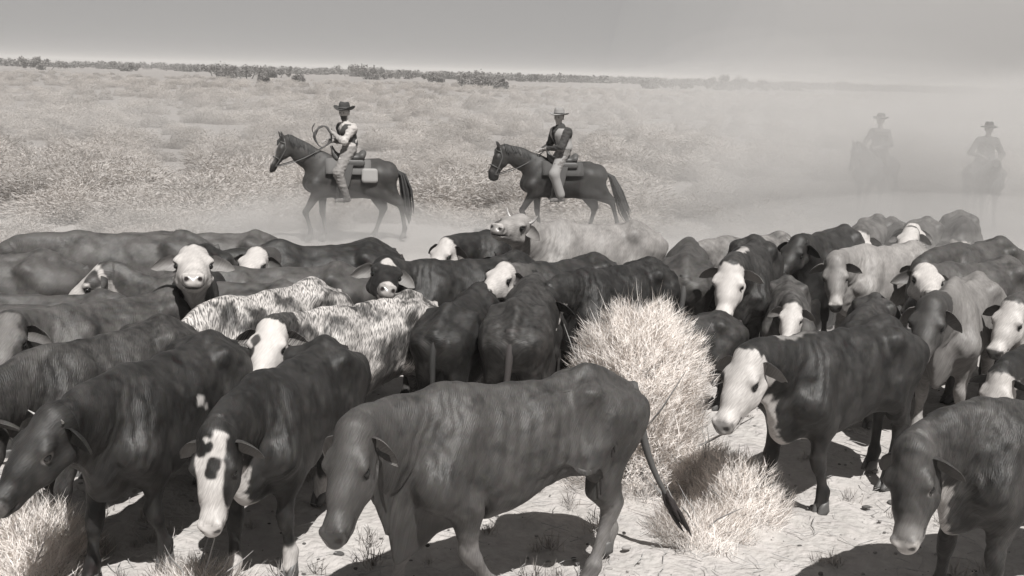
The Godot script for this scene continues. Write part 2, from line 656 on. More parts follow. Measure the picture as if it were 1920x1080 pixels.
func finish_template(t: Dictionary) -> void:
	var b: Dictionary = t.body
	b.n = normals_of(b.v, b.i)
	var uv := PackedVector2Array()
	uv.resize(b.v.size())
	for i in b.v.size():
		var p: Vector3 = b.v[i]
		var drop := p.y - absf(p.z) * 0.9
		uv[i] = Vector2(p.x + 0.5 * drop, drop)
		if p.x > 1.0:
			uv[i] = Vector2(p.z + p.y * 0.7, p.x * 0.9 - p.y * 0.4)
	b.uv = uv

# shape differences between individuals, on the rest shape
func shaped(part: Dictionary, o: Dictionary, with_normals: bool) -> PackedVector3Array:
	var v: PackedVector3Array = part.v.duplicate()
	var girth: float = o.get("girth", 1.0)
	var hump: float = o.get("hump", 0.0)
	var dewlap: float = o.get("dewlap", 0.0)
	var lean: float = o.get("lean", 0.0)
	var seed: float = o.seed * 3.1
	var tuck: float = o.get("tuck", 0.03)
	var rough: float = 1.3 if o.get("fur", "coat") != "coat" else 1.0
	var wide: float = o.get("head_wide", 1.0 + 0.05 * sin(o.seed * 5.7))
	var long: float = o.get("head_long", 1.05 + 0.04 * sin(o.seed * 8.9))
	for i in v.size():
		var s := spine_pos(v[i])
		if s > 0.4:
			var t := sstep(0.40, 0.56, s)
			var reach := maxf(0.0, head_local(v[i]).x) * (long - 1.0)
			v[i] += Vector3(cos(NOD), -sin(NOD), 0) * reach
			v[i].z *= lerpf(1.0, wide, t)
	if not with_normals:
		return v
	var n: PackedVector3Array = part.n
	for i in v.size():
		var p := v[i]
		var hide := fine.get_noise_3d(p.x * 7.0 + seed, p.y * 4.5, p.z * 7.0) * 0.007 + noise.get_noise_3d(p.x * 3.6, p.y * 2.4 + seed, p.z * 3.6) * 0.014
		if p.x > 0.98:
			v[i] = p + n[i] * hide * 0.25
			continue
		var q := p + n[i] * hide * (rough if p.y > 0.5 else 0.3)
		var fold := sstep(0.0, 0.08, spine_pos(p)) * sstep(0.36, 0.26, spine_pos(p))
		q += n[i] * (0.0032 * fold * sin(spine_pos(p) * 95.0 + p.y * 9.0 + hide * 300.0) * sstep(0.03, 0.10, absf(p.z)))
		q.z *= 1.0 - 0.06 * exp(-pow((p.x + 0.27) / 0.15, 2)) * sstep(0.88, 1.02, p.y) * sstep(1.28, 1.15, p.y)
		if p.y > 0.5:
			var trunk := sstep(0.55, 0.75, p.y) * sstep(0.75, 0.4, p.x)
			q.z *= 1.0 + (girth - 1.0) * trunk
			if n[i].y < 0.2 and p.x > -0.5 and p.x < 0.4:
				q.y -= (girth - 1.0) * 0.28 * sstep(0.2, -0.5, n[i].y) * sstep(-0.5, -0.2, p.x)
			if n[i].y < 0.15 and p.x < 0.2 and p.x > -0.5:
				q.y += tuck * sstep(0.15, -0.5, n[i].y) * sstep(0.2, -0.25, p.x) * sstep(0.0, 0.6, 1.25 - p.y)
			if hump > 0.0 and p.y > 1.05:
				q.y += hump * exp(-pow((p.x - 0.40) / 0.17, 2) - pow(p.z / 0.13, 2)) * sstep(1.05, 1.22, p.y)
				q.x += hump * 0.35 * exp(-pow((p.x - 0.34) / 0.17, 2) - pow(p.z / 0.13, 2)) * sstep(1.1, 1.25, p.y)
			if dewlap > 0.0 and n[i].y < 0.1 and p.x > 0.4:
				var s := spine_pos(p)
				q.y -= dewlap * sstep(0.1, -0.6, n[i].y) * exp(-pow((s - 0.20) / 0.24, 2)) * exp(-pow(p.z / 0.085, 2))
			if lean > 0.0 and absf(p.z) > 0.12 and p.x > -0.42 and p.x < 0.32 and p.y > 0.68:
				var rib := sin((p.x + (p.y - 0.9) * 0.22) * 74.0)
				q += n[i] * (lean * 0.004 * rib * sstep(0.68, 0.8, p.y) * sstep(1.2, 1.1, p.y) * sstep(-0.42, -0.3, p.x) * sstep(0.32, 0.2, p.x))
				q.z *= 1.0 - lean * 0.07 * exp(-pow((p.x + 0.26) / 0.15, 2)) * sstep(0.85, 1.0, p.y)
		v[i] = q
	return v

func coat_color(o: Dictionary, p: Vector3, n: Vector3, ear: bool) -> Color:
	var base: float = o.get("coat", 0.05)
	var sd: float = o.seed * 7.3
	var w1 := noise.get_noise_3d(p.x * 3.1 + sd, p.y * 3.1, p.z * 3.1)
	var w2 := fine.get_noise_3d((p.x + p.y * 0.5) * 17.0 + sd, p.y * 6.0, p.z * 14.0)
	var edge := w1 * 0.05 + w2 * 0.035
	var c: float = base * (1.0 + w1 * 0.55 * o.get("vary", 1.25) + w2 * 0.42 * o.get("vary", 1.25))
	if o.get("fur", "") == "brindle_coat":
		c *= 0.20 + 0.95 * sstep(0.0, 1.0, 0.42 + w1 * 1.8 + w2 * 0.5 + (p.y - 0.98) * 1.7)
	if o.has("back"):
		c = lerpf(c, o.back, sstep(0.9, 1.15, p.y + w1 * 0.1) * sstep(0.95, 0.7, p.x))
	if o.has("fore"):
		c = lerpf(c, o.fore, sstep(0.35, 0.75, spine_pos(p) + edge + 0.28))
	if o.has("leg"):
		c = lerpf(c, o.leg, sstep(0.62, 0.42, p.y + edge))
	c *= 1.0 - 0.35 * sstep(0.16, 0.08, base) * sstep(0.15, 0.45, noise.get_noise_3d(p.x * 6.5 + sd + 9.0, p.y * 6.5, p.z * 6.5))
	c = lerpf(c, 0.17, sstep(0.05, 0.55, noise.get_noise_3d(p.x * 5.0 + sd, p.y * 5.0, p.z * 5.0 + 31.0)) * (0.10 + 0.35 * sstep(0.45, 0.05, p.y)))
	var white: float = o.get("white", 0.46) * (1.0 + w2 * 0.10)
	var h := head_local(p)
	var m := 0.0
	if ear:
		c = o.get("ear", base) * (1.0 + w2 * 0.5)
		if n.x > 0.15:
			c = lerpf(c, o.get("ear_in", minf(0.2, base * 2.2)), sstep(0.15, 0.6, n.x) * 0.75)
		return grey(clampf(c, 0.01, 0.85))
	h.z /= 1.13
	var in_head := spine_pos(p) > 0.42
	if in_head:
		if o.has("head"):
			c = o.head * (1.0 + w1 * 0.3 + w2 * 0.2)
		if o.has("nose_pale"):
			c = lerpf(c, o.nose_pale, sstep(0.28, 0.44, h.x + edge * 0.5))
		match int(o.get("face", 0)):
			1:
				m = sstep(-0.012, 0.012, h.x + edge * 0.7 - 0.005 + maxf(0.0, -0.06 - h.y) * 0.8)
			2:
				var half: float = o.get("blaze", 0.07) + edge * 0.35 + 0.02 * sstep(0.3, 0.45, h.x) - 0.012 * sstep(0.1, 0.3, h.x) * sstep(0.42, 0.3, h.x)
				m = sstep(0.008, -0.008, absf(h.z) - half) * sstep(-0.09, -0.06, h.y) * sstep(-0.01, 0.015, h.x + edge)
			3:
				m = sstep(0.012, -0.012, h.x - 0.43 + edge * 0.4)
				m = 1.0 - m
			4:
				m = sstep(0.008, -0.008, Vector2(h.x - 0.10, h.z).length() - 0.05 - edge * 0.4) * sstep(0.0, 0.03, h.y)
				m = maxf(m, sstep(0.39, 0.42, h.x + edge * 0.3))
		for s in o.get("spots", []):
			var d := Vector2((h.x - s[0]) * 0.8, h.z - s[1]).length() + edge * 0.32
			m *= 1.0 - sstep(s[2] + 0.007, s[2] - 0.007, d) * sstep(-0.05, -0.02, h.y)
		c = lerpf(c, white, m)
		# dark lids, nostrils, mouth, muzzle
		var eye := Vector3(h.x - 0.178, h.y - 0.002, absf(h.z) - 0.10).length()
		c = lerpf(c, o.get("lid", 0.03), sstep(0.044, 0.028, eye + edge * 0.15))
		if h.x > 0.40:
			var mz: float = o.get("muzzle", 0.05)
			var bare := sstep(0.012, -0.006, Vector2((h.x - 0.49) * 0.9, (h.y + 0.012) * 0.9).length() - 0.045 + edge * 0.12)
			c = lerpf(c, mz * (1.0 + w2 * 0.4), bare)
			var nos := Vector3(h.x - 0.492, h.y - 0.0, absf(h.z) - 0.044).length()
			c = lerpf(c, 0.012, sstep(0.025, 0.015, nos))
		if h.x > 0.36 and absf(h.y + 0.067) < 0.02:
			c = lerpf(c, 0.02, sstep(0.010, 0.004, absf(h.y + 0.067)))
	else:
		var chest: float = o.get("chest", 0.0)
		if chest > 0.0 and p.x > 0.35:
			m = sstep(0.012, -0.012, absf(p.z) - chest * 0.14 - edge * 0.8) * sstep(1.10, 0.98, p.y + edge - sstep(0.7, 1.0, p.x) * 0.3) * sstep(0.5, -0.1, n.y)
		if o.get("belly", 0.0) > 0.0:
			m = maxf(m, sstep(0.02, -0.02, p.y - 0.66 - edge) * sstep(0.1, -0.3, n.y) * float(p.y > 0.5) * o.belly)
		if o.get("socks", 0.0) > 0.0:
			m = maxf(m, sstep(0.015, -0.015, p.y - o.socks - edge * 0.6))
		if o.get("crest", 0.0) > 0.0:
			m = maxf(m, o.crest * sstep(0.015, -0.015, absf(p.z) - 0.035 - edge * 0.5) * sstep(0.4, 0.6, p.x + edge) * sstep(0.2, 0.6, n.y))
		for s in o.get("marks", []):
			var d := Vector3((p.x - s[0]), p.y - s[1], (p.z - s[2]) * 0.6).length() + edge * 0.5
			m = maxf(m, sstep(s[3] + 0.012, s[3] - 0.012, d))
		c = lerpf(c, white, m)
	return grey(clampf(c, 0.008, 0.85))

func make_cow(label: String, at: Vector2, heading: float, o: Dictionary) -> Node3D:
	var t: Dictionary = cow_near if o.get("near", false) else cow_far
	var root := thing("cow" if not o.has("calf") else "calf", label, "cow" if not o.has("calf") else "calf", "cattle in the dusty herd")
	o.seed = float(taken.cow + taken.get("calf", 0) * 50)
	var body: Dictionary = t.body
	var look: Vector2 = o.get("look", Vector2.ZERO)      # neck: turn to its left, lift (degrees)
	var nod: Vector3 = o.get("nod", Vector3.ZERO)         # head on the neck: turn, lift, tilt
	var pose := {}
	for k in [1, 2, 3]:
		pose["neck%d" % k] = Vector3(0, deg_to_rad(look.x) / 3.0, deg_to_rad(look.y) / 3.0)
	pose.head = Vector3(deg_to_rad(nod.z), deg_to_rad(nod.x), deg_to_rad(nod.y))
	var droop: float = o.get("droop", 0.0)
	pose.ear_r = Vector3(deg_to_rad(droop), 0, 0)
	pose.ear_l = Vector3(-deg_to_rad(droop), 0, 0)
	var step: float = o.get("step", sin(o.seed * 2.1) * 13.0)
	for lg in [["fore_r", 1.0], ["fore_l", -1.0], ["hind_r", -0.9], ["hind_l", 0.9]]:
		var sw: float = step * lg[1]
		pose[lg[0]] = Vector3(0, 0, deg_to_rad(sw))
		pose[lg[0] + "_knee"] = Vector3(0, 0, deg_to_rad(-maxf(0.0, -sw) * 1.3 if lg[0].begins_with("fore") else maxf(0.0, -sw) * 0.4))
		pose[lg[0] + "_foot"] = Vector3(0, 0, deg_to_rad(-sw * 0.4))
	pose.merge(o.get("pose", {}), true)
	var v := posed(body, shaped(body, o, true), t.joints, pose)
	var n := normals_of(v, body.i)
	var col := PackedColorArray()
	col.resize(v.size())
	for i in v.size():
		col[i] = coat_color(o, body.v[i], body.n[i], i >= body.first_ear)
	var coat: String = o.get("fur", "coat")
	var nose := PackedInt32Array()
	var hide := PackedInt32Array()
	var all: PackedInt32Array = body.i
	for k in range(0, all.size(), 3):
		var h := head_local(body.v[all[k]])
		(nose if h.x > 0.455 and Vector2((h.x - 0.49) * 0.9, (h.y + 0.012) * 0.9).length() < 0.05 else hide).append_array(all.slice(k, k + 3))
	var m: ArrayMesh
	if coat != "coat":
		var face := PackedInt32Array()
		var rest := PackedInt32Array()
		var idx := hide
		for k in range(0, idx.size(), 3):
			var c: bool = spine_pos(body.v[idx[k]]) > 0.5 and (coat == "rough_coat" or col[idx[k]].r > 0.3 or head_local(body.v[idx[k]]).x > 0.1)
			(face if c else rest).append_array(PackedInt32Array([idx[k], idx[k + 1], idx[k + 2]]))
		m = array_mesh(v, rest, col, body.uv, null, n)
		m.surface_set_material(0, mats[coat])
		array_mesh(v, face, col, body.uv, m, n)
		m.surface_set_material(1, mats.face_coat)
	else:
		m = array_mesh(v, hide, col, body.uv, null, n)
		m.surface_set_material(0, mats.coat)
	if nose.size():
		array_mesh(v, nose, col, body.uv, m, n)
		m.surface_set_material(m.get_surface_count() - 1, mats.nose)
	var b := MeshInstance3D.new()
	b.name = "body"
	b.mesh = m
	root.add_child(b, true)
	for p in t.parts:
		if p[0] == "horn" and not o.has("horns"):
			continue
		var pv := posed(p[1], shaped(p[1], o, false), t.joints, pose)
		if p[0] == "horn" and o.horns != 1.0:
			var c := Vector3.ZERO
			for k in 8:
				c += pv[k] / 8.0
			for k in pv.size():
				pv[k] = c + (pv[k] - c) * o.horns
		mesh_node(p[0], array_mesh(pv, p[1].i), root, mats[p[2]])
	# the tail with its brush of hair
	var sway: float = o.get("sway", sin(o.seed * 3.7) * 0.10)
	var back: float = o.get("tail_back", 0.02)
	var len: float = o.get("tail_len", 0.70)
	var path := []
	var rad := []
	for k in 11:
		var s := k / 10.0
		path.append(Vector3(-0.78 - 0.07 * sin(minf(s * 3.0, 1.0) * PI * 0.5) - back * s * s, 1.125 - len * s + 0.02 * cos(s * 3.0), sway * s * s))
		rad.append(lerpf(0.05, 0.013, pow(s, 0.5)))
	var tv := tube(path, rad, 8)
	var tc := PackedColorArray()
	tc.resize(tv.v.size())
	tc.fill(grey(o.get("tail", o.get("coat", 0.05))))
	var tail := mesh_node("tail", array_mesh(tv.v, tv.i, tc), root, mats.hair)
	var brush := {"v": PackedVector3Array(), "i": PackedInt32Array()}
	var end: Vector3 = path[10]
	var dir: Vector3 = (path[10] - path[8]).normalized()
	var r2 := RandomNumberGenerator.new()
	r2.seed = int(o.seed)
	var strands := 26 if o.get("near", false) else 10
	for k in strands:
		var a := r2.randf() * TAU
		var rr := r2.randf()
		var spread := Vector3(cos(a) * rr, 0, sin(a) * rr)
		var l := r2.randf_range(0.18, 0.34)
		var root_at := end - dir * r2.randf_range(0.0, 0.10) + spread * 0.008
		join(brush, tube([root_at, root_at + dir * l * 0.4 + spread * 0.030, root_at + dir * l * 0.8 + spread * 0.026, root_at + dir * l + spread * 0.016], [0.010, 0.014, 0.009, 0.001], 4))
	var bc := PackedColorArray()
	bc.resize(brush.v.size())
	bc.fill(grey(o.get("brush", 0.02)))
	mesh_node("tail_hair", array_mesh(brush.v, brush.i, bc), tail, mats.hair)
	var sc: float = o.get("size", 1.06)
	root.scale = Vector3.ONE * sc
	root.position = Vector3(at.x, -0.012 - absf(step) * 0.0007, at.y)
	root.rotation_degrees.y = heading
	return root

# ------------------------------------------------------------------ the herd: label, place, heading (180 = to the left, 270 = to the camera), looks
func build_herd() -> void:
	cow_near = cow_template(true)
	cow_far = cow_template(false)
	for c in herd_list():
		make_cow(c[0], Vector2(c[1], c[2]), c[3], c[4])

func herd_list() -> Array:
	return [
	["lean dark brown cow with drooping ears walking across the front, head hung low", 0.07, -6.18, 214, {"size": 1.1, "near": true, "coat": 0.052, "vary": 0.8, "leg": 0.16, "head": 0.06, "muzzle": 0.035, "ear": 0.06, "ear_in": 0.260, "droop": 24.0, "dewlap": 0.26, "lean": 1.0, "head_wide": 0.90, "head_long": 1.08, "girth": 0.88, "tuck": 0.09, "hump": 0.03, "step": 14.0, "tail_back": 0.25, "tail_len": 0.72, "tail": 0.07, "look": Vector2(24, -6), "nod": Vector3(14, -21, 0)}],
	["dark cow with a white blazed face and black spots on its forehead, facing the camera", -1.42, -6.81, 257, {"size": 1.04, "near": true, "girth": 0.95, "coat": 0.02, "face": 2, "blaze": 0.075, "spots": [[0.07, 0.055, 0.035], [0.065, 0.005, 0.02], [0.15, -0.02, 0.03], [0.19, -0.012, 0.024]], "muzzle": 0.35, "ear": 0.055, "ear_in": 0.188, "droop": 14.0, "socks": 0.2, "chest": 0.35, "step": 6.0, "look": Vector2(8, -21), "nod": Vector3(3, -16, 0)}],
	["dark cow with a branded flank and head turned to the lower left edge", -2.25, -6.78, 256, {"size": 1.06, "near": true, "girth": 0.95, "coat": 0.022, "horns": 0.35, "muzzle": 0.10, "lid": 0.2, "step": 10.0, "marks": [[0.02, 1.00, -0.29, 0.035], [-0.03, 0.94, -0.30, 0.022], [0.0, 0.88, -0.30, 0.014]], "look": Vector2(2, -14), "nod": Vector3(-14, 0, 0)}],
	["roan dark cow behind the branded cow, walking out of the left edge", -2.80, -7.23, 246, {"size": 1.06, "near": true, "girth": 0.95, "coat": 0.048, "fur": "rough_coat", "vary": 1.4, "horns": 0.4, "step": -8.0, "look": Vector2(10, -38), "nod": Vector3(2, -9, 0)}],
	["big dark white-faced cow standing by the pale bush with its hooves in view", 2.58, -7.97, 220, {"size": 1.08, "near": true, "girth": 0.95, "coat": 0.022, "face": 1, "spots": [[0.2, 0.12, 0.045]], "chest": 0.3, "crest": 0.4, "muzzle": 0.22, "ear_in": 0.225, "step": 9.0, "look": Vector2(-3, -4), "nod": Vector3(11, -18, 0)}],
	["dark brown cow in the lower right corner with its head hung down", 3.36, -6.32, 202, {"size": 1.06, "near": true, "girth": 0.95, "coat": 0.044, "fur": "rough_coat", "vary": 1.3, "nose_pale": 0.16, "muzzle": 0.35, "chest": 0.25, "droop": 20.0, "lid": 0.2, "dewlap": 0.06, "step": 5.0, "look": Vector2(14, -25), "nod": Vector3(12, -18, 0)}],
	["pale brindle cow with a white face and one dark eye patch", -1.19, -8.58, 233, {"size": 1.04, "near": true, "girth": 0.95, "coat": 0.36, "vary": 0.7, "fur": "brindle_coat", "face": 1, "spots": [[0.16, 0.06, 0.034], [0.24, 0.085, 0.03]], "head": 0.05, "ear": 0.165, "ear_in": 0.255, "muzzle": 0.3, "step": 4.0, "look": Vector2(18, 2), "nod": Vector3(16, -8, 0)}],
	["pale brindle cow next to the black cow with the raised white face", -2.03, -8.82, 239, {"size": 1.06, "near": true, "girth": 0.95, "coat": 0.36, "vary": 0.7, "fur": "brindle_coat", "head": 0.3, "step": 5.0, "look": Vector2(8, -76), "nod": Vector3(2, -35, 0)}],
	["black cow with white throat and raised white face, looking into the camera", -2.89, -9.76, 282, {"size": 1.14, "near": true, "girth": 0.95, "coat": 0.02, "face": 1, "chest": 0.55, "muzzle": 0.30, "ear": 0.138, "ear_in": 0.188, "lid": 0.03, "droop": -8.0, "step": 0.0, "look": Vector2(3, 41), "nod": Vector3(2, -21, 0)}],
	["dark brown cow seen from behind in the middle of the herd", 0.11, -8.98, 83, {"size": 1.08, "near": true, "girth": 0.95, "coat": 0.040, "vary": 1.3, "fur": "rough_coat", "step": 4.0, "look": Vector2(0, -35), "nod": Vector3(0, -20, 0)}],
	["dark cow walking away between the brindle cow and the brown rump", -0.42, -9.15, 76, {"size": 1.0, "coat": 0.022, "fur": "rough_coat", "step": 4.0, "look": Vector2(-0, -35), "nod": Vector3(0, -20, 0)}],
	["shaggy black cow behind the pale bush with a sliver of white face", 1.06, -10.39, 227, {"size": 1.08, "near": true, "girth": 0.95, "coat": 0.02, "fur": "rough_coat", "vary": 1.5, "face": 1, "step": 4.0, "look": Vector2(11, -22), "nod": Vector3(2, -8, 0)}],
	["black cow with a white blaze and a broad white muzzle above the brindle back", -0.40, -10.21, 217, {"size": 1.12, "near": true, "girth": 0.95, "coat": 0.02, "face": 4, "muzzle": 0.22, "ear": 0.066, "ear_in": 0.188, "step": 4.0, "look": Vector2(36, 13), "nod": Vector3(29, 10, 0)}],
	["black and brown cow with a white face bent down behind the brown rump", 0.57, -10.91, 230, {"size": 1.04, "coat": 0.025, "fore": 0.10, "face": 1, "step": 4.0, "look": Vector2(12, 7), "nod": Vector3(5, 8, 0)}],
	["grey brown cow with a smooth rump next to the pale brindle cow", -2.15, -9.96, 206, {"size": 1.05, "coat": 0.07, "vary": 0.6, "step": 4.0, "look": Vector2(-0, -20), "nod": Vector3(0, -20, 0)}],
	["dark humped cow behind the grey brown rump", -2.00, -11.15, 205, {"size": 1.06, "coat": 0.02, "hump": 0.06, "step": 4.0, "look": Vector2(-0, -20), "nod": Vector3(0, -20, 0)}],
	["black cow with a bright white face bent to the left, near the left rider", -1.94, -11.45, 227, {"size": 1.04, "coat": 0.025, "face": 1, "fore": 0.06, "ear": 0.165, "step": 4.0, "look": Vector2(23, 5), "nod": Vector3(14, 4, 0)}],
	["white faced cow with black pricked ears below the two riders", 0.02, -13.03, 223, {"size": 1.03, "coat": 0.02, "face": 1, "ear": 0.011, "step": 4.0, "look": Vector2(9, -9), "nod": Vector3(4, -2, 0)}],
	["tan horned cow with its head raised over the herd in front of the second rider", 0.99, -12.70, 208, {"size": 1.14, "near": true, "girth": 0.95, "coat": 0.23, "vary": 0.5, "head": 0.25, "face": 3, "white": 0.42, "muzzle": 0.2, "ear": 0.138, "horns": 0.65, "hump": 0.05, "step": 4.0, "look": Vector2(22, 19), "nod": Vector3(13, 12, 0)}],
	["grey brown cow seen from behind at the right of the tan horned cow", 1.91, -11.55, 80, {"size": 1.08, "coat": 0.062, "vary": 0.6, "step": 4.0, "look": Vector2(0, -35), "nod": Vector3(0, -20, 0)}],
	["large dusty brown cow with a humped back at the far left", -4.90, -9.64, 200, {"size": 1.12, "coat": 0.07, "vary": 0.5, "step": 4.0, "look": Vector2(0, -20), "nod": Vector3(0, -20, 0)}],
	["brown cow with a spotted white face bent to the left", -2.50, -9.22, 180, {"size": 1.04, "coat": 0.062, "face": 1, "spots": [[0.12, 0.05, 0.05], [0.1, -0.08, 0.05]], "step": 4.0, "look": Vector2(2, 20), "nod": Vector3(12, -30, 0)}],
	["long dusty brown cow at the back of the herd under the left rider's horse", -4.10, -11.30, 195, {"size": 1.1, "coat": 0.07, "vary": 0.5, "step": 4.0, "look": Vector2(0, -20), "nod": Vector3(0, -20, 0)}],
	["dusty brown cow behind the raised white face", -3.38, -11.79, 196, {"size": 1.06, "coat": 0.08, "vary": 0.5, "step": 4.0, "ear": 0.165, "look": Vector2(0, -20), "nod": Vector3(0, -20, 0)}],
	["low dusty brown cow in front of the spotted white face", -3.92, -8.73, 193, {"size": 1.0, "coat": 0.062, "vary": 0.6, "step": 4.0, "look": Vector2(0, -30), "nod": Vector3(0, -20, 0)}],
	["dusty brown cow with a round back beside the raised white face", -3.48, -8.37, 202, {"size": 1.0, "coat": 0.06, "vary": 0.8, "step": 4.0, "look": Vector2(-0, -30), "nod": Vector3(0, -20, 0)}],
	["brown cow with a light forehead leaving the picture at the left", -3.16, -8.37, 236, {"size": 1.05, "coat": 0.062, "face": 2, "white": 0.13, "step": 4.0, "look": Vector2(38, 8), "nod": Vector3(11, -9, 0)}],
	["dark cow with a long white face looking at the camera beyond the pale bush", 2.58, -11.53, 251, {"size": 1.14, "near": true, "girth": 0.95, "coat": 0.032, "vary": 1.3, "fur": "rough_coat", "face": 1, "ear": 0.165, "ear_in": 0.225, "crest": 1.0, "step": 3.0, "muzzle": 0.22, "look": Vector2(-4, -2), "nod": Vector3(2, -24, 0)}],
	["brown calf with a white face between two white faced cows", 2.89, -10.94, 258, {"size": 0.88, "calf": true, "coat": 0.07, "face": 1, "ear": 0.110, "step": 3.0, "muzzle": 0.22, "look": Vector2(1, -3), "nod": Vector3(-8, -6, 0)}],
	["dark calf lying low between the pale bush and the long white face", 1.65, -9.78, 209, {"size": 0.8, "calf": true, "coat": 0.032, "step": 3.0, "look": Vector2(-0, -20), "nod": Vector3(0, -20, 0)}],
	["black cow with white ear marks and raised head among the right hand group", 4.00, -13.31, 237, {"size": 1.08, "coat": 0.022, "horns": 0.35, "step": 3.0, "look": Vector2(-6, 2), "nod": Vector3(-6, -13, 0)}],
	["light tan cow with a pale muzzle in the right hand group", 4.38, -12.36, 217, {"size": 1.06, "near": true, "girth": 0.95, "coat": 0.25, "vary": 0.4, "head": 0.2, "nose_pale": 0.33, "muzzle": 0.03, "step": 3.0, "hump": 0.03, "look": Vector2(18, -6), "nod": Vector3(18, -23, 0)}],
	["dark calf with white ear tips behind the big white faced cow", 3.48, -10.14, 245, {"size": 0.88, "calf": true, "coat": 0.040, "step": 3.0, "ear": 0.165, "look": Vector2(-0, -20), "nod": Vector3(0, -20, 0)}],
	["grey humped cow with a dark face walking towards the camera", 4.31, -9.97, 235, {"size": 1.08, "near": true, "coat": 0.19, "vary": 0.4, "head": 0.045, "nose_pale": 0.22, "muzzle": 0.03, "leg": 0.3, "fore": 0.16, "ear": 0.193, "ear_in": 0.210, "droop": 20.0, "hump": 0.10, "dewlap": 0.14, "lean": 0.6, "girth": 0.9, "step": 8.0, "look": Vector2(-4, 0), "nod": Vector3(6, -19, 0)}],
	["dark dusty cow with a square white face over the grey humped cow", 4.90, -11.07, 214, {"size": 1.1, "coat": 0.075, "vary": 0.7, "face": 1, "muzzle": 0.225, "ear": 0.022, "step": 3.0, "look": Vector2(23, 3), "nod": Vector3(24, 13, 0)}],
	["dusty brown cow behind the square white face at the right edge", 5.51, -12.51, 219, {"size": 1.1, "coat": 0.06, "vary": 0.6, "step": 3.0, "look": Vector2(-0, -20), "nod": Vector3(0, -20, 0)}],
	["brown cow with a freckled white face cut by the right edge", 5.28, -10.30, 231, {"size": 1.05, "coat": 0.06, "face": 1, "step": 3.0, "chest": 0.9, "look": Vector2(-6, -5), "nod": Vector3(-1, -16, 0)}],
	["black cow with white patches low at the right edge", 4.52, -8.63, 222, {"size": 0.92, "coat": 0.02, "marks": [[0.5, 0.9, -0.25, 0.07], [0.35, 0.8, -0.3, 0.06]], "step": 3.0, "face": 1, "look": Vector2(3, -19), "nod": Vector3(1, -18, 0)}],
	["pale dusty cow far back behind the long white face", 2.96, -13.02, 217, {"size": 1.04, "coat": 0.16, "step": 3.0, "look": Vector2(-0, -20), "nod": Vector3(0, -20, 0)}],
	["white faced cow dim in the dust below the third rider", 4.96, -14.75, 241, {"size": 1.06, "coat": 0.08, "face": 1, "step": 3.0, "look": Vector2(17, -7), "nod": Vector3(-1, -18, 0)}],
	["white faced cow half hidden in dust, second from the third rider", 5.36, -14.78, 263, {"size": 1.03, "coat": 0.062, "face": 1, "step": 3.0, "look": Vector2(-14, 7), "nod": Vector3(-14, -5, 0)}],
	["white faced cow half hidden in dust, midway between the two dim riders", 5.74, -15.01, 239, {"size": 1.03, "coat": 0.08, "face": 1, "step": 3.0, "look": Vector2(16, 7), "nod": Vector3(13, -1, 0)}],
	["white faced cow dim in the dust below the last rider", 6.56, -15.57, 251, {"size": 1.06, "coat": 0.06, "face": 1, "step": 3.0, "look": Vector2(-14, -30), "nod": Vector3(1, -21, 0)}],
	]

# ------------------------------------------------------------------ horses
const HORSE_POLL := Vector3(0.99, 1.79, 0)
const HORSE_NOD := 0.85

func eq(x: float, y: float, z: float) -> Vector3:
	return HORSE_POLL + Vector3(x * cos(HORSE_NOD) + y * sin(HORSE_NOD), y * cos(HORSE_NOD) - x * sin(HORSE_NOD), z)

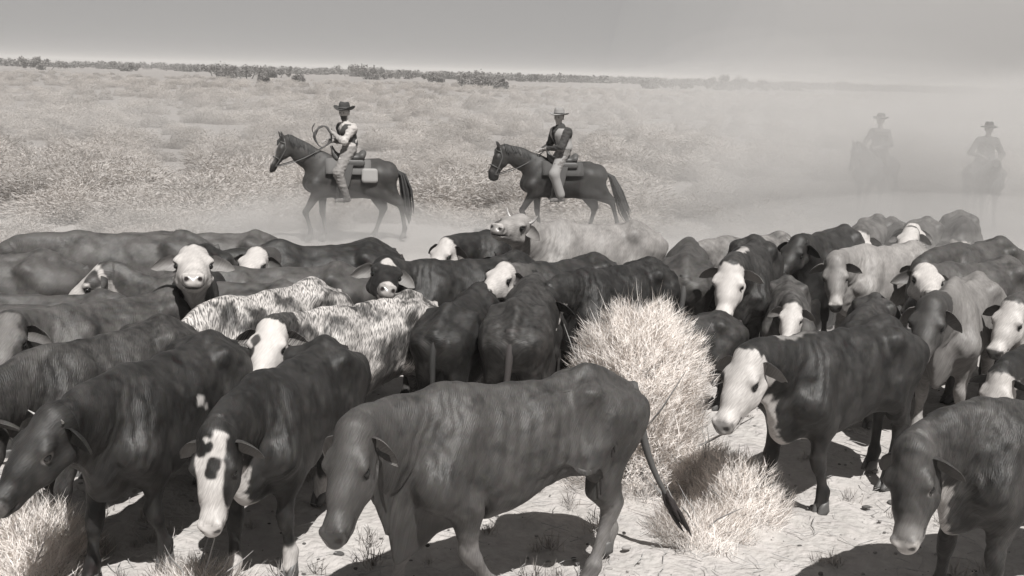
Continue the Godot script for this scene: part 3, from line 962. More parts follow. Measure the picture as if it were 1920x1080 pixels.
func horse_template() -> Dictionary:
	var l := []
	cap(l, Vector3(0.36, 1.07, 0), Vector3(-0.30, 1.08, 0), 0.285, 0.27, 0.08, 0.80)
	cap(l, Vector3(0.15, 0.98, 0), Vector3(-0.28, 1.00, 0), 0.235, 0.23, 0.08, 0.98)
	cap(l, Vector3(-0.28, 1.19, 0), Vector3(-0.64, 1.20, 0), 0.21, 0.20, 0.08, 1.05)
	cap(l, Vector3(0.40, 1.39, 0), Vector3(0.02, 1.34, 0), 0.10, 0.075, 0.08, 0.6)
	cap(l, Vector3(0.0, 1.33, 0), Vector3(-0.5, 1.38, 0), 0.06, 0.06, 0.08, 0.9)
	cap(l, Vector3(0.50, 1.10, 0), Vector3(0.60, 1.03, 0), 0.23, 0.19, 0.09, 0.85)
	cap2(l, Vector3(0.34, 1.30, 0.10), Vector3(0.58, 1.0, 0.165), 0.10, 0.12, 0.08)
	cap2(l, Vector3(0.58, 1.0, 0.16), Vector3(0.45, 0.86, 0.15), 0.12, 0.095, 0.07)
	cap2(l, Vector3(0.46, 0.88, 0.145), Vector3(0.50, 0.52, 0.12), 0.090, 0.050, 0.05)
	cap2(l, Vector3(0.505, 0.50, 0.12), Vector3(0.505, 0.45, 0.12), 0.052, 0.045, 0.03)
	cap2(l, Vector3(0.50, 0.46, 0.12), Vector3(0.495, 0.17, 0.12), 0.036, 0.033, 0.03)
	cap2(l, Vector3(0.49, 0.16, 0.12), Vector3(0.54, 0.07, 0.12), 0.042, 0.043, 0.03)
	cap2(l, Vector3(-0.50, 1.16, 0.12), Vector3(-0.38, 0.92, 0.155), 0.19, 0.125, 0.09)
	cap2(l, Vector3(-0.67, 1.14, 0.10), Vector3(-0.64, 0.86, 0.125), 0.155, 0.105, 0.08)
	cap2(l, Vector3(-0.42, 0.90, 0.15), Vector3(-0.70, 0.58, 0.12), 0.115, 0.055, 0.07)
	cap2(l, Vector3(-0.66, 0.82, 0.12), Vector3(-0.76, 0.61, 0.12), 0.06, 0.034, 0.05)
	cap2(l, Vector3(-0.72, 0.58, 0.12), Vector3(-0.715, 0.51, 0.12), 0.056, 0.046, 0.03)
	cap2(l, Vector3(-0.715, 0.52, 0.12), Vector3(-0.67, 0.17, 0.12), 0.042, 0.035, 0.03)
	cap2(l, Vector3(-0.67, 0.16, 0.12), Vector3(-0.62, 0.07, 0.12), 0.043, 0.043, 0.03)
	cap(l, Vector3(0.44, 1.22, 0), Vector3(0.76, 1.52, 0), 0.225, 0.155, 0.09, 0.62)
	cap(l, Vector3(0.76, 1.52, 0), Vector3(0.97, 1.76, 0), 0.15, 0.10, 0.07, 0.66)
	cap(l, Vector3(0.42, 1.40, 0), Vector3(0.90, 1.80, 0), 0.08, 0.06, 0.08, 0.6)
	cap(l, eq(0.02, 0.0, 0), eq(0.18, -0.01, 0), 0.088, 0.088, 0.05, 0.92)
	cap2(l, eq(0.12, -0.09, 0.03), eq(0.20, -0.09, 0.035), 0.085, 0.075, 0.05, 0.7)
	cap(l, eq(0.17, 0.01, 0), eq(0.42, 0.0, 0), 0.07, 0.048, 0.05, 0.9)
	cap(l, eq(0.22, -0.07, 0), eq(0.48, -0.06, 0), 0.05, 0.034, 0.05, 0.8)
	cap(l, eq(0.46, -0.005, 0), eq(0.54, -0.03, 0), 0.048, 0.046, 0.04, 1.05)
	cap(l, eq(0.48, -0.07, 0), eq(0.52, -0.075, 0), 0.03, 0.026, 0.03, 1.1)
	cap2(l, eq(0.16, 0.03, 0.065), eq(0.14, 0.03, 0.06), 0.03, 0.03, 0.03)
	cap2(l, eq(0.56, 0.0, 0.035), eq(0.545, 0.01, 0.045), 0.012, 0.012, 0.015, 1.0, true)
	cap2(l, eq(-0.01, 0.06, 0.045), eq(-0.09, 0.17, 0.06), 0.036, 0.010, 0.03)
	var body := net(l, axis([[-0.95, 0.85, 0.026], [0.85, 1.5, 0.015]]), axis([[0.0, 1.3, 0.028], [1.3, 2.02, 0.018]]), axis([[-0.36, -0.14, 0.024], [-0.14, 0.14, 0.016], [0.14, 0.36, 0.024]]))
	right_out(body)
	body.first_ear = body.v.size()
	var t := {"body": body, "parts": []}
	var j := []
	j.append(["head", Vector3(0.95, 1.73, 0), func(p: Vector3) -> float: return sstep(0.62, 0.82, (p.x - 0.44) * 0.7 + (p.y - 1.22) * 0.71) if p.y > 1.2 else 0.0])
	j.append(["neck2", Vector3(0.75, 1.5, 0), func(p: Vector3) -> float: return sstep(0.25, 0.6, (p.x - 0.44) * 0.7 + (p.y - 1.22) * 0.71) if p.y > 1.0 else 0.0])
	j.append(["neck1", Vector3(0.50, 1.25, 0), func(p: Vector3) -> float: return sstep(0.02, 0.36, (p.x - 0.44) * 0.7 + (p.y - 1.22) * 0.71) if p.y > 0.9 else 0.0])
	for fore in [true, false]:
		for sg in [1.0, -1.0]:
			var nm: String = ("fore" if fore else "hind") + ("_r" if sg > 0 else "_l")
			var side := func(p: Vector3) -> bool: return p.z * sg > 0.0 and ((p.x > 0.28 and p.x < 0.8) if fore else p.x < -0.22)
			j.append([nm + "_foot", Vector3(0.495 if fore else -0.67, 0.16, 0.12 * sg), func(p: Vector3) -> float: return sstep(0.19, 0.13, p.y) if side.call(p) else 0.0])
			j.append([nm + "_knee", Vector3(0.50 if fore else -0.72, 0.48 if fore else 0.56, 0.12 * sg), func(p: Vector3) -> float: return (sstep(0.53, 0.42, p.y) if fore else sstep(0.62, 0.50, p.y)) if side.call(p) else 0.0])
			j.append([nm, Vector3(0.52 if fore else -0.50, 1.05 if fore else 1.15, 0.13 * sg), func(p: Vector3) -> float:
				if not side.call(p):
					return 0.0
				if fore:
					return sstep(1.05, 0.75, p.y) * sstep(0.28, 0.40, p.x) * sstep(0.0, 0.08, p.z * sg)
				return sstep(1.20, 0.78, p.y) * sstep(-0.22, -0.40, p.x) * sstep(0.0, 0.08, p.z * sg)])
	t.joints = j
	for sg in [1.0, -1.0]:
		t.parts.append(["eye", ball(eq(0.165, 0.02, 0.082 * sg), Vector3(0.02, 0.02, 0.014), 8), "eye"])
	for sg in [1.0, -1.0]:
		for c in [Vector3(0.545, 0, 0.12 * sg), Vector3(-0.615, 0, 0.12 * sg)]:
			var rings := []
			for lv in [[0.10, -0.015, 0.044, 0.040], [0.06, 0.005, 0.054, 0.047], [0.004, 0.03, 0.066, 0.055]]:
				rings.append(ring(c + Vector3(lv[1], lv[0], 0), Vector3(1, 0, 0), Vector3(0, 0, 1), lv[2], lv[3], 12))
			t.parts.append(["hoof", loft(rings), "hoof"])
	# mane: locks that hang down one side of the crest, and a forelock
	var mane := {"v": PackedVector3Array(), "i": PackedInt32Array()}
	var r := RandomNumberGenerator.new()
	r.seed = 12
	for k in 46:
		var s := k / 45.0
		var top := Vector3(lerpf(0.42, 0.93, s), lerpf(1.475, 1.885, s) + 0.025 * sin(s * PI), r.randf_range(-0.012, 0.012))
		var fall := Vector3(r.randf_range(-0.05, 0.03), -1.0, 0).normalized() * r.randf_range(0.13, 0.22)
		var sd: float = -1.0 if k % 4 else 1.0
		join(mane, tube([top, top + Vector3(0, 0.012, 0.035 * sd) + fall * 0.15, top + fall * 0.6 + Vector3(0, 0, 0.085 * sd), top + fall + Vector3(0, 0, 0.10 * sd)], [0.014, 0.018, 0.013, 0.002], 5))
	for k in 7:
		var top := eq(0.0, 0.10, r.randf_range(-0.02, 0.02))
		join(mane, tube([top, eq(0.06, 0.115, r.randf_range(-0.03, 0.03)), eq(0.14, 0.085, r.randf_range(-0.04, 0.04))], [0.012, 0.012, 0.002], 5))
	t.parts.append(["mane", mane, "hair_dark"])
	# bridle: headstall, browband, noseband, cheek pieces
	var br := {"v": PackedVector3Array(), "i": PackedInt32Array()}
	for sg in [1.0, -1.0]:
		join(br, tube([eq(-0.02, 0.105, 0), eq(0.0, 0.06, 0.085 * sg), eq(0.12, -0.04, 0.098 * sg), eq(0.30, -0.05, 0.075 * sg), eq(0.46, -0.045, 0.056 * sg)], [0.011, 0.011, 0.011, 0.011, 0.011], 6))
		join(br, tube([eq(0.06, 0.098, 0), eq(0.06, 0.06, 0.075 * sg), eq(0.05, 0.01, 0.094 * sg)], [0.010, 0.010, 0.010], 6))
		join(br, tube([eq(0.33, 0.072, 0), eq(0.33, 0.03, 0.06 * sg), eq(0.33, -0.06, 0.062 * sg), eq(0.33, -0.115, 0)], [0.010, 0.010, 0.010, 0.010], 6))
	t.parts.append(["bridle", br, "leather"])
	weigh(body, j)
	for p in t.parts:
		weigh(p[1], j)
	finish_template(t)
	return t

func horse_color(o: Dictionary, p: Vector3, n: Vector3) -> Color:
	var w1 := noise.get_noise_3d(p.x * 3.0 + o.seed, p.y * 3.0, p.z * 3.0)
	var w2 := fine.get_noise_3d(p.x * 12.0, p.y * 8.0 + o.seed, p.z * 12.0)
	var c: float = o.coat * (1.0 + w1 * 0.35 + w2 * 0.2)
	c = lerpf(c, o.coat * 0.45, sstep(0.62, 0.40, p.y + w1 * 0.05))
	var d := p - HORSE_POLL
	var h := Vector3(d.x * cos(HORSE_NOD) - d.y * sin(HORSE_NOD), d.x * sin(HORSE_NOD) + d.y * cos(HORSE_NOD), p.z)
	if h.x > -0.02 and p.x > 0.85:
		c = lerpf(c, o.coat * 0.5, sstep(0.42, 0.52, h.x))
		if o.get("blaze", 0.0) > 0.0:
			c = lerpf(c, 0.38, sstep(0.006, -0.006, absf(h.z) - o.blaze * (1.0 + w2 * 0.3)) * sstep(0.02, 0.04, h.y) * sstep(0.04, 0.07, h.x) * sstep(0.50, 0.44, h.x))
		var nos := Vector3(h.x - 0.555, h.y - 0.005, absf(h.z) - 0.04).length()
		c = lerpf(c, 0.01, sstep(0.022, 0.014, nos))
	if o.get("socks", 0.0) > 0.0:
		c = lerpf(c, 0.34, sstep(0.015, -0.015, p.y - o.socks - w2 * 0.03) * float(p.x < 0.0))
	return grey(clampf(c, 0.008, 0.8))

func make_horse(label: String, at: Vector2, heading: float, o: Dictionary) -> Node3D:
	var t := horse
	var root := thing("horse", label, "horse", "saddle horses behind the herd")
	o.seed = float(taken.horse) * 11.0
	var pose := {}
	for k in o.pose:
		pose[k] = (o.pose[k] as Vector3) * (PI / 180.0)
	var v := posed(t.body, t.body.v, t.joints, pose)
	var n := normals_of(v, t.body.i)
	var col := PackedColorArray()
	col.resize(v.size())
	for i in v.size():
		col[i] = horse_color(o, t.body.v[i], t.body.n[i])
	var m := array_mesh(v, t.body.i, col, t.body.uv, null, n)
	mesh_node("body", m, root, mats.coat)
	for p in t.parts:
		if p[0] == "bridle" and o.get("far", false):
			continue
		mesh_node(p[0], array_mesh(posed(p[1], p[1].v, t.joints, pose), p[1].i), root, mats[p[2]])
	# tail of long hair
	var r := RandomNumberGenerator.new()
	r.seed = int(o.seed) + 3
	var tail := {"v": PackedVector3Array(), "i": PackedInt32Array()}
	var fly: float = o.get("tail_fly", 0.1)
	for k in 40:
		var a := r.randf() * TAU
		var q := Vector3(cos(a), 0, sin(a)) * r.randf()
		var l := r.randf_range(0.65, 0.95)
		var s := Vector3(-0.80, 1.24, 0) + q * 0.02
		join(tail, tube([s, s + Vector3(-0.09 - fly * 0.2, -0.10 * l, 0) + q * 0.03, s + Vector3(-0.11 - fly * 0.7, -0.45 * l, 0) + q * 0.075, s + Vector3(-0.08 - fly * 1.3, -0.8 * l, q.z * 0.03) + q * 0.08, s + Vector3(-0.06 - fly * 1.8, -l, 0) + q * 0.05], [0.018, 0.022, 0.020, 0.014, 0.002], 5))
	mesh_node("tail", array_mesh(tail.v, tail.i), root, mats.hair_dark)
	# saddle on its blanket, with fenders, stirrups, cinch and saddle bag
	var blanket := []
	for k in 9:
		var x := lerpf(0.40, -0.36, k / 8.0)
		var rg := PackedVector3Array()
		for s in 24:
			var outer := s < 12
			var a := lerpf(-1.25, 1.25, (s % 12) / 11.0)
			if not outer:
				a = -a
			var ry := 0.345 if outer else 0.30
			rg.append(Vector3(x, 1.085 + cos(a) * (ry + (0.03 if k < 2 else 0.0)), sin(a) * (ry * 0.90)))
		blanket.append(rg)
	var bm := loft(blanket)
	right_out(bm)
	var saddle := MeshInstance3D.new()
	saddle.name = "saddle"
	var l := []
	cap(l, Vector3(0.20, 1.45, 0), Vector3(-0.20, 1.46, 0), 0.07, 0.07, 0.06, 2.2)
	cap(l, Vector3(0.25, 1.52, 0), Vector3(0.27, 1.58, 0), 0.05, 0.03, 0.05, 1.6)
	cap(l, Vector3(0.27, 1.58, 0), Vector3(0.29, 1.63, 0), 0.022, 0.03, 0.02)
	cap2(l, Vector3(-0.24, 1.53, 0), Vector3(-0.22, 1.50, 0.12), 0.045, 0.045, 0.05)
	cap2(l, Vector3(0.12, 1.38, 0.26), Vector3(-0.20, 1.38, 0.26), 0.06, 0.06, 0.06, 0.5)
	var sd := net(l, axis([[-0.4, 0.42, 0.022]]), axis([[1.25, 1.72, 0.02]]), axis([[-0.36, 0.36, 0.02]]))
	right_out(sd)
	saddle.mesh = array_mesh(sd.v, sd.i)
	saddle.mesh.surface_set_material(0, mats.leather)
	root.add_child(saddle, true)
	var bmat := std(0.95, o.get("blanket", 0.12))
	mesh_node("saddle_blanket", array_mesh(bm.v, bm.i), root, bmat)
	for sg in [1.0, -1.0]:
		var fender := loft([ring(Vector3(0.04, 1.36, 0.315 * sg), Vector3(1, 0, 0), Vector3(0, 0, 1), 0.10, 0.012, 10), ring(Vector3(0.08, 1.05, 0.345 * sg), Vector3(1, 0, 0), Vector3(0, 0, 1), 0.085, 0.010, 10), ring(Vector3(0.10, 0.88, 0.33 * sg), Vector3(1, 0, 0), Vector3(0, 0, 1), 0.035, 0.010, 10)])
		right_out(fender)
		mesh_node("fender", array_mesh(fender.v, fender.i), saddle, mats.leather)
		var st := tube([Vector3(0.10, 0.89, 0.33 * sg), Vector3(0.10, 0.82, 0.27 * sg), Vector3(0.10, 0.735, 0.265 * sg), Vector3(0.10, 0.725, 0.33 * sg), Vector3(0.10, 0.735, 0.395 * sg), Vector3(0.10, 0.82, 0.39 * sg), Vector3(0.10, 0.89, 0.33 * sg)], [0.014, 0.014, 0.016, 0.018, 0.016, 0.014, 0.014], 6)
		mesh_node("stirrup", array_mesh(st.v, st.i), saddle, mats.leather)
		if o.get("bag", 0.0) > 0.0:
			var bl := []
			for bx in 5:
				cap(bl, Vector3(-0.42 + bx * 0.045, 1.25, 0.30 * sg), Vector3(-0.42 + bx * 0.045, 1.10, 0.315 * sg), 0.045, 0.05, 0.02, 0.7)
			var bg := net(bl, axis([[-0.56, -0.16, 0.02]]), axis([[0.96, 1.38, 0.02]]), axis([[minf(0.2 * sg, 0.42 * sg), maxf(0.2 * sg, 0.42 * sg), 0.015]]))
			right_out(bg)
			mesh_node("saddle_bag", array_mesh(bg.v, bg.i), root, std(0.9, o.bag))
	var cinch := []
	for k in 17:
		var a := TAU * k / 16.0
		cinch.append(Vector3(0.22 + 0.02 * sin(a), 1.07 + cos(a) * 0.335, sin(a) * 0.30))
	var cn := tube(cinch, cinch.map(func(_x): return 0.022), 6)
	mesh_node("cinch", array_mesh(cn.v, cn.i), root, mats.leather)
	if o.has("reins"):
		# from the bit, posed with the head, to the rider's hand
		for sg in [1.0, -1.0]:
			var bit := {"v": PackedVector3Array([eq(0.46, -0.045, 0.056 * sg)]), "i": PackedInt32Array()}
			weigh(bit, t.joints)
			var a: Vector3 = posed(bit, bit.v, t.joints, pose)[0]
			var b: Vector3 = o.reins
			var mid := a.lerp(b, 0.5) + Vector3(0, -0.12, 0.16 * sg)
			var path := []
			for k in 9:
				var s := k / 8.0
				path.append(a.lerp(mid, s).lerp(mid.lerp(b, s), s))
			var rn := tube(path, path.map(func(_x): return 0.008), 5)
			mesh_node("rein", array_mesh(rn.v, rn.i), root, mats.leather)
	root.scale = Vector3.ONE * o.get("size", 1.08)
	root.position = Vector3(at.x, o.get("lift", -0.01), at.y)
	root.rotation_degrees.y = heading
	return root

# ------------------------------------------------------------------ riders, modelled astride in the horse's own space
func finger_hand(into: Dictionary, wrist: Vector3, dir: Vector3, palm_n: Vector3, curl: float) -> void:
	# palm, four curled fingers of different lengths and a thumb from the side
	var d := dir.normalized()
	var s := d.cross(palm_n).normalized()
	var n := s.cross(d).normalized()
	var pl := []
	for k in 4:
		var t := k / 3.0
		pl.append(ring(wrist + d * (0.088 * t), s, n, lerpf(0.028, 0.042, t), lerpf(0.024, 0.017, t), 8))
	join(into, loft(pl))
	for k in 4:
		var len: float = [0.072, 0.082, 0.076, 0.060][k]
		var p := wrist + d * 0.085 + s * (0.033 - 0.022 * k)
		var path := [p]
		var f := d
		for j in 3:
			f = (f + n * curl * 0.8).normalized()
			p += f * len * [0.45, 0.32, 0.23][j]
			path.append(p)
		join(into, tube(path, [0.0095, 0.0092, 0.0085, 0.006], 6))
	var tp := wrist + d * 0.025 + s * 0.028
	join(into, tube([tp, tp + (s * 0.7 + d * 0.7) * 0.035, tp + (s * 0.35 + d + n * curl * 0.6) * 0.055, tp + (d * 1.2 + n * curl) * 0.062], [0.013, 0.011, 0.009, 0.007], 6))

func make_rider(label: String, at: Vector2, heading: float, o: Dictionary) -> Node3D:
	var root := thing("person", label, "person", "riders behind the herd")
	var lean: Vector3 = o.get("lean", Vector3.ZERO)      # how far the shoulders lie from straight above the seat
	var bulk: float = o.get("bulk", 1.03)
	var hip := Vector3(-0.02, 1.60, 0)
	var chest := Vector3(0.0, 1.93, 0) + lean * 0.75
	var neck := Vector3(0.0, 2.09, 0) + lean
	var head := neck + Vector3(0.02, 0.125, 0) + lean * 0.15
	var twist: float = deg_to_rad(o.get("twist", 0.0))
	var look: float = deg_to_rad(o.get("face", 0.0))
	var across := Vector3(0, 0, 1).rotated(Vector3.UP, twist)
	var l := []
	cap(l, hip, hip + Vector3(0.0, 0.10, 0), 0.115, 0.105, 0.06, 1.35)
	cap(l, hip + Vector3(0, 0.12, 0), chest, 0.115 * bulk, 0.132 * bulk, 0.07, 1.36)
	cap(l, chest - across * 0.14 + Vector3(0, 0.03, 0), chest + across * 0.14 + Vector3(0, 0.03, 0), 0.095, 0.095, 0.06)
	cap(l, neck - Vector3(0, 0.06, 0), head - Vector3(0, 0.06, 0), 0.058, 0.052, 0.03)
	# skull, jaw, nose, brow, ears
	var fwd := Vector3(1, 0, 0).rotated(Vector3.UP, look)
	var sid := Vector3(0, 0, 1).rotated(Vector3.UP, look)
	cap(l, head + Vector3(0, 0.045, 0) - fwd * 0.025, head + Vector3(0, 0.04, 0) + fwd * 0.03, 0.082, 0.078, 0.03, 0.95)
	cap(l, head + fwd * 0.035 - Vector3(0, 0.03, 0), head + fwd * 0.055 - Vector3(0, 0.07, 0), 0.055, 0.036, 0.03)
	cap(l, head + fwd * 0.10 + Vector3(0, 0.03, 0), head + fwd * 0.118 - Vector3(0, 0.008, 0), 0.012, 0.017, 0.015)
	cap(l, head + fwd * 0.092 + Vector3(0, 0.045, 0) - sid * 0.04, head + fwd * 0.092 + Vector3(0, 0.045, 0) + sid * 0.04, 0.014, 0.014, 0.02)
	for s in [-1.0, 1.0]:
		cap(l, head + sid * (0.082 * s) + Vector3(0, 0.03, 0), head + sid * (0.086 * s) - Vector3(0, 0.01, 0), 0.018, 0.012, 0.015)
		cap(l, head + fwd * 0.104 + sid * (0.034 * s) + Vector3(0, 0.024, 0), head + fwd * 0.104 + sid * (0.034 * s) + Vector3(0, 0.024, 0), 0.012, 0.012, 0.01, 1.0, true)
	# arms: shoulder, elbow, wrist on each side
	var hands := {"v": PackedVector3Array(), "i": PackedInt32Array()}
	var wrists := []
	for s in [-1.0, 1.0]:
		var a: Array = o.arm_l if s < 0 else o.arm_r
		var sh: Vector3 = chest + across * (0.19 * s) + Vector3(0, 0.055, 0)
		var el: Vector3 = a[0]
		var wr: Vector3 = a[1]
		cap(l, sh, el, 0.066 * bulk, 0.054 * bulk, 0.05)
		cap(l, el, wr, 0.055 * bulk, 0.034, 0.03)
		wrists.append(wr)
		finger_hand(hands, wr, (a[2] as Vector3), a[3], a[4])
	# legs down the horse's sides
	for s in [-1.0, 1.0]:
		var kn := Vector3(0.20, 1.22, 0.37 * s)
		var an := Vector3(0.06, 0.83, 0.355 * s)
		cap(l, hip + Vector3(0.02, -0.02, 0.11 * s), kn, 0.112, 0.082, 0.06)
		cap(l, kn, an, 0.084, 0.058, 0.04)
		cap(l, an + Vector3(-0.03, -0.055, 0), an + Vector3(0.17, -0.075, 0.02 * s), 0.042, 0.034, 0.03)
	var step: float = o.get("cell", 0.015)
	var body := net(l, axis([[-0.30, 0.75, step]]), axis([[0.66, 2.0, step * 1.1], [2.0, 2.42, step * 0.62]]), axis([[-0.52, -0.14, step], [-0.14, 0.14, step * 0.8], [0.14, 0.52, step]]))
	right_out(body)
	var cn := normals_of(body.v, body.i)
	for i in body.v.size():
		var q: Vector3 = body.v[i]
		if q.y < neck.y - 0.03:
			body.v[i] = q + cn[i] * (fine.get_noise_3d(q.x * 9.0, q.y * 16.0, q.z * 9.0) * 0.016)
	var first_hand: int = body.v.size()
	join(body, hands)
	var col := PackedColorArray()
	col.resize(body.v.size())
	for i in body.v.size():
		var p: Vector3 = body.v[i]
		var w := fine.get_noise_3d(p.x * 22.0, p.y * 22.0, p.z * 22.0)
		var c: float = o.shirt
		if p.y < 1.66 and not (p.x > 0.16 and p.y > 1.45):
			c = o.trousers
		if p.y < 0.98:
			c = o.boots
		if p.y > neck.y - 0.005 + absf(p.z - neck.z) * 0.2:
			c = 0.32
			if (p - head).dot(fwd) < 0.0 and p.y > head.y - 0.03:
				c = 0.03
		if i >= first_hand or p.distance_to(wrists[0]) < 0.06 or p.distance_to(wrists[1]) < 0.06:
			c = 0.24
		elif o.get("bare_arm", false) and (p.distance_to(wrists[0]) < 0.22 or p.distance_to(wrists[1]) < 0.22) and p.x > 0.12:
			c = 0.24
		if o.get("beard", false) and (p - head).dot(fwd) > 0.02 and p.y < head.y - 0.025 and p.y > neck.y:
			c = 0.04
		col[i] = grey(c * (1.0 + w * 0.22))
	mesh_node("body", array_mesh(body.v, body.i, col), root, mats.cloth)
	for s in [-1.0, 1.0]:
		var e := ball(head + fwd * 0.096 + sid * (0.033 * s) + Vector3(0, 0.024, 0), Vector3.ONE * 0.011, 6)
		mesh_node("eye", array_mesh(e.v, e.i), root, mats.eye)
	# hat: crown and curled brim in one felt
	var hc := head + Vector3(0, 0.085, 0)
	var rings := []
	for lv in [[0.055, 0.0], [0.084, -0.012], [0.094, -0.016], [0.16, -0.012], [0.178, 0.0], [0.176, 0.006], [0.13, 0.002], [0.098, 0.006], [0.092, 0.06], [0.085, 0.10], [0.070, 0.125], [0.04, 0.118], [0.012, 0.108]]:
		var rg := PackedVector3Array()
		for k in 24:
			var a := TAU * k / 24
			var cs := cos(a)
			var sn := sin(a)
			var curl := 0.0
			if lv[0] > 0.10:
				curl = pow(absf(sn), 2.0) * (lv[0] - 0.10) * o.get("curl", 0.5) - pow(absf(cs), 3.0) * (lv[0] - 0.10) * 0.18
			var crease := 0.0
			if lv[1] > 0.09:
				crease = -0.022 * (1.0 - absf(sn))
			rg.append(hc + fwd * (cs * lv[0] * 1.12) + sid * (sn * lv[0]) + Vector3(0, lv[1] + curl + crease, 0))
		rings.append(rg)
	var hat := loft(rings)
	right_out(hat)
	var hn := mesh_node("hat", array_mesh(hat.v, hat.i), root, mats[o.hat])
	var band := loft([ring(hc + Vector3(0, 0.008, 0), fwd, sid, 0.112, 0.100, 20), ring(hc + Vector3(0, 0.028, 0), fwd, sid, 0.110, 0.098, 20)])
	right_out(band)
	mesh_node("hat_band", array_mesh(band.v, band.i), hn, mats.leather)
	if o.has("vest"):
		var vl := []
		cap(vl, hip + Vector3(0, 0.10, 0), chest, 0.128 * bulk, 0.145 * bulk, 0.05, 1.36)
		cap(vl, chest - across * 0.13 + Vector3(0, 0.035, 0), chest + across * 0.13 + Vector3(0, 0.035, 0), 0.108 * bulk, 0.108 * bulk, 0.06)
		var ve := net(vl, axis([[-0.30, 0.45, 0.016]]), axis([[1.55, 2.12, 0.016]]), axis([[-0.36, 0.36, 0.016]]))
		right_out(ve)
		var keep := PackedInt32Array()
		var front := Vector3(1, 0, 0).rotated(Vector3.UP, twist)
		for k in range(0, ve.i.size(), 3):
			var q: Vector3 = (ve.v[ve.i[k]] + ve.v[ve.i[k + 1]] + ve.v[ve.i[k + 2]]) / 3.0
			var rel := q - chest
			var open := rel.dot(front) > 0.02 and absf(rel.dot(across)) < 0.05 + maxf(0.0, rel.y) * 0.5
			var armhole := rel.y > -0.06 and absf(rel.dot(across)) > 0.205
			var top := rel.y > 0.115
			if not (open or armhole or top or q.y < 1.66):
				keep.append_array(PackedInt32Array([ve.i[k], ve.i[k + 1], ve.i[k + 2]]))
		mesh_node("vest", array_mesh(ve.v, keep), root, std(0.9, o.vest))
	if o.has("chaps"):
		for s in [-1.0, 1.0]:
			var cl := []
			var kn := Vector3(0.20, 1.22, 0.37 * s)
			var an := Vector3(0.07, 0.86, 0.36 * s)
			cap(cl, hip + Vector3(0.05, -0.06, 0.13 * s), kn, 0.112, 0.09, 0.05)
			cap(cl, kn, an, 0.09, 0.085, 0.05)
			var ch := net(cl, axis([[-0.25, 0.42, 0.018]]), axis([[0.74, 1.72, 0.018]]), axis([[minf(0.0, 0.52 * s), maxf(0.0, 0.52 * s), 0.018]]))
			right_out(ch)
			mesh_node("chaps", array_mesh(ch.v, ch.i), root, std(0.9, o.chaps))
	if o.has("scarf"):
		var sl := []
		cap(sl, neck + Vector3(0, -0.03, 0) - sid * 0.02, neck + Vector3(0, -0.03, 0) + sid * 0.02, 0.078, 0.078, 0.02)
		cap(sl, neck + fwd * 0.075 + Vector3(0, -0.05, 0), neck + fwd * 0.10 + Vector3(0, -0.13, 0), 0.04, 0.012, 0.03)
		var sf := net(sl, axis([[neck.x - 0.2, neck.x + 0.25, 0.014]]), axis([[neck.y - 0.2, neck.y + 0.1, 0.014]]), axis([[neck.z - 0.2, neck.z + 0.2, 0.014]]))
		right_out(sf)
		mesh_node("scarf", array_mesh(sf.v, sf.i), root, std(0.9, o.scarf))
	root.scale = Vector3.ONE * o.get("size", 1.08)
	root.position = Vector3(at.x, -0.01, at.y)
	root.rotation_degrees.y = heading
	return root

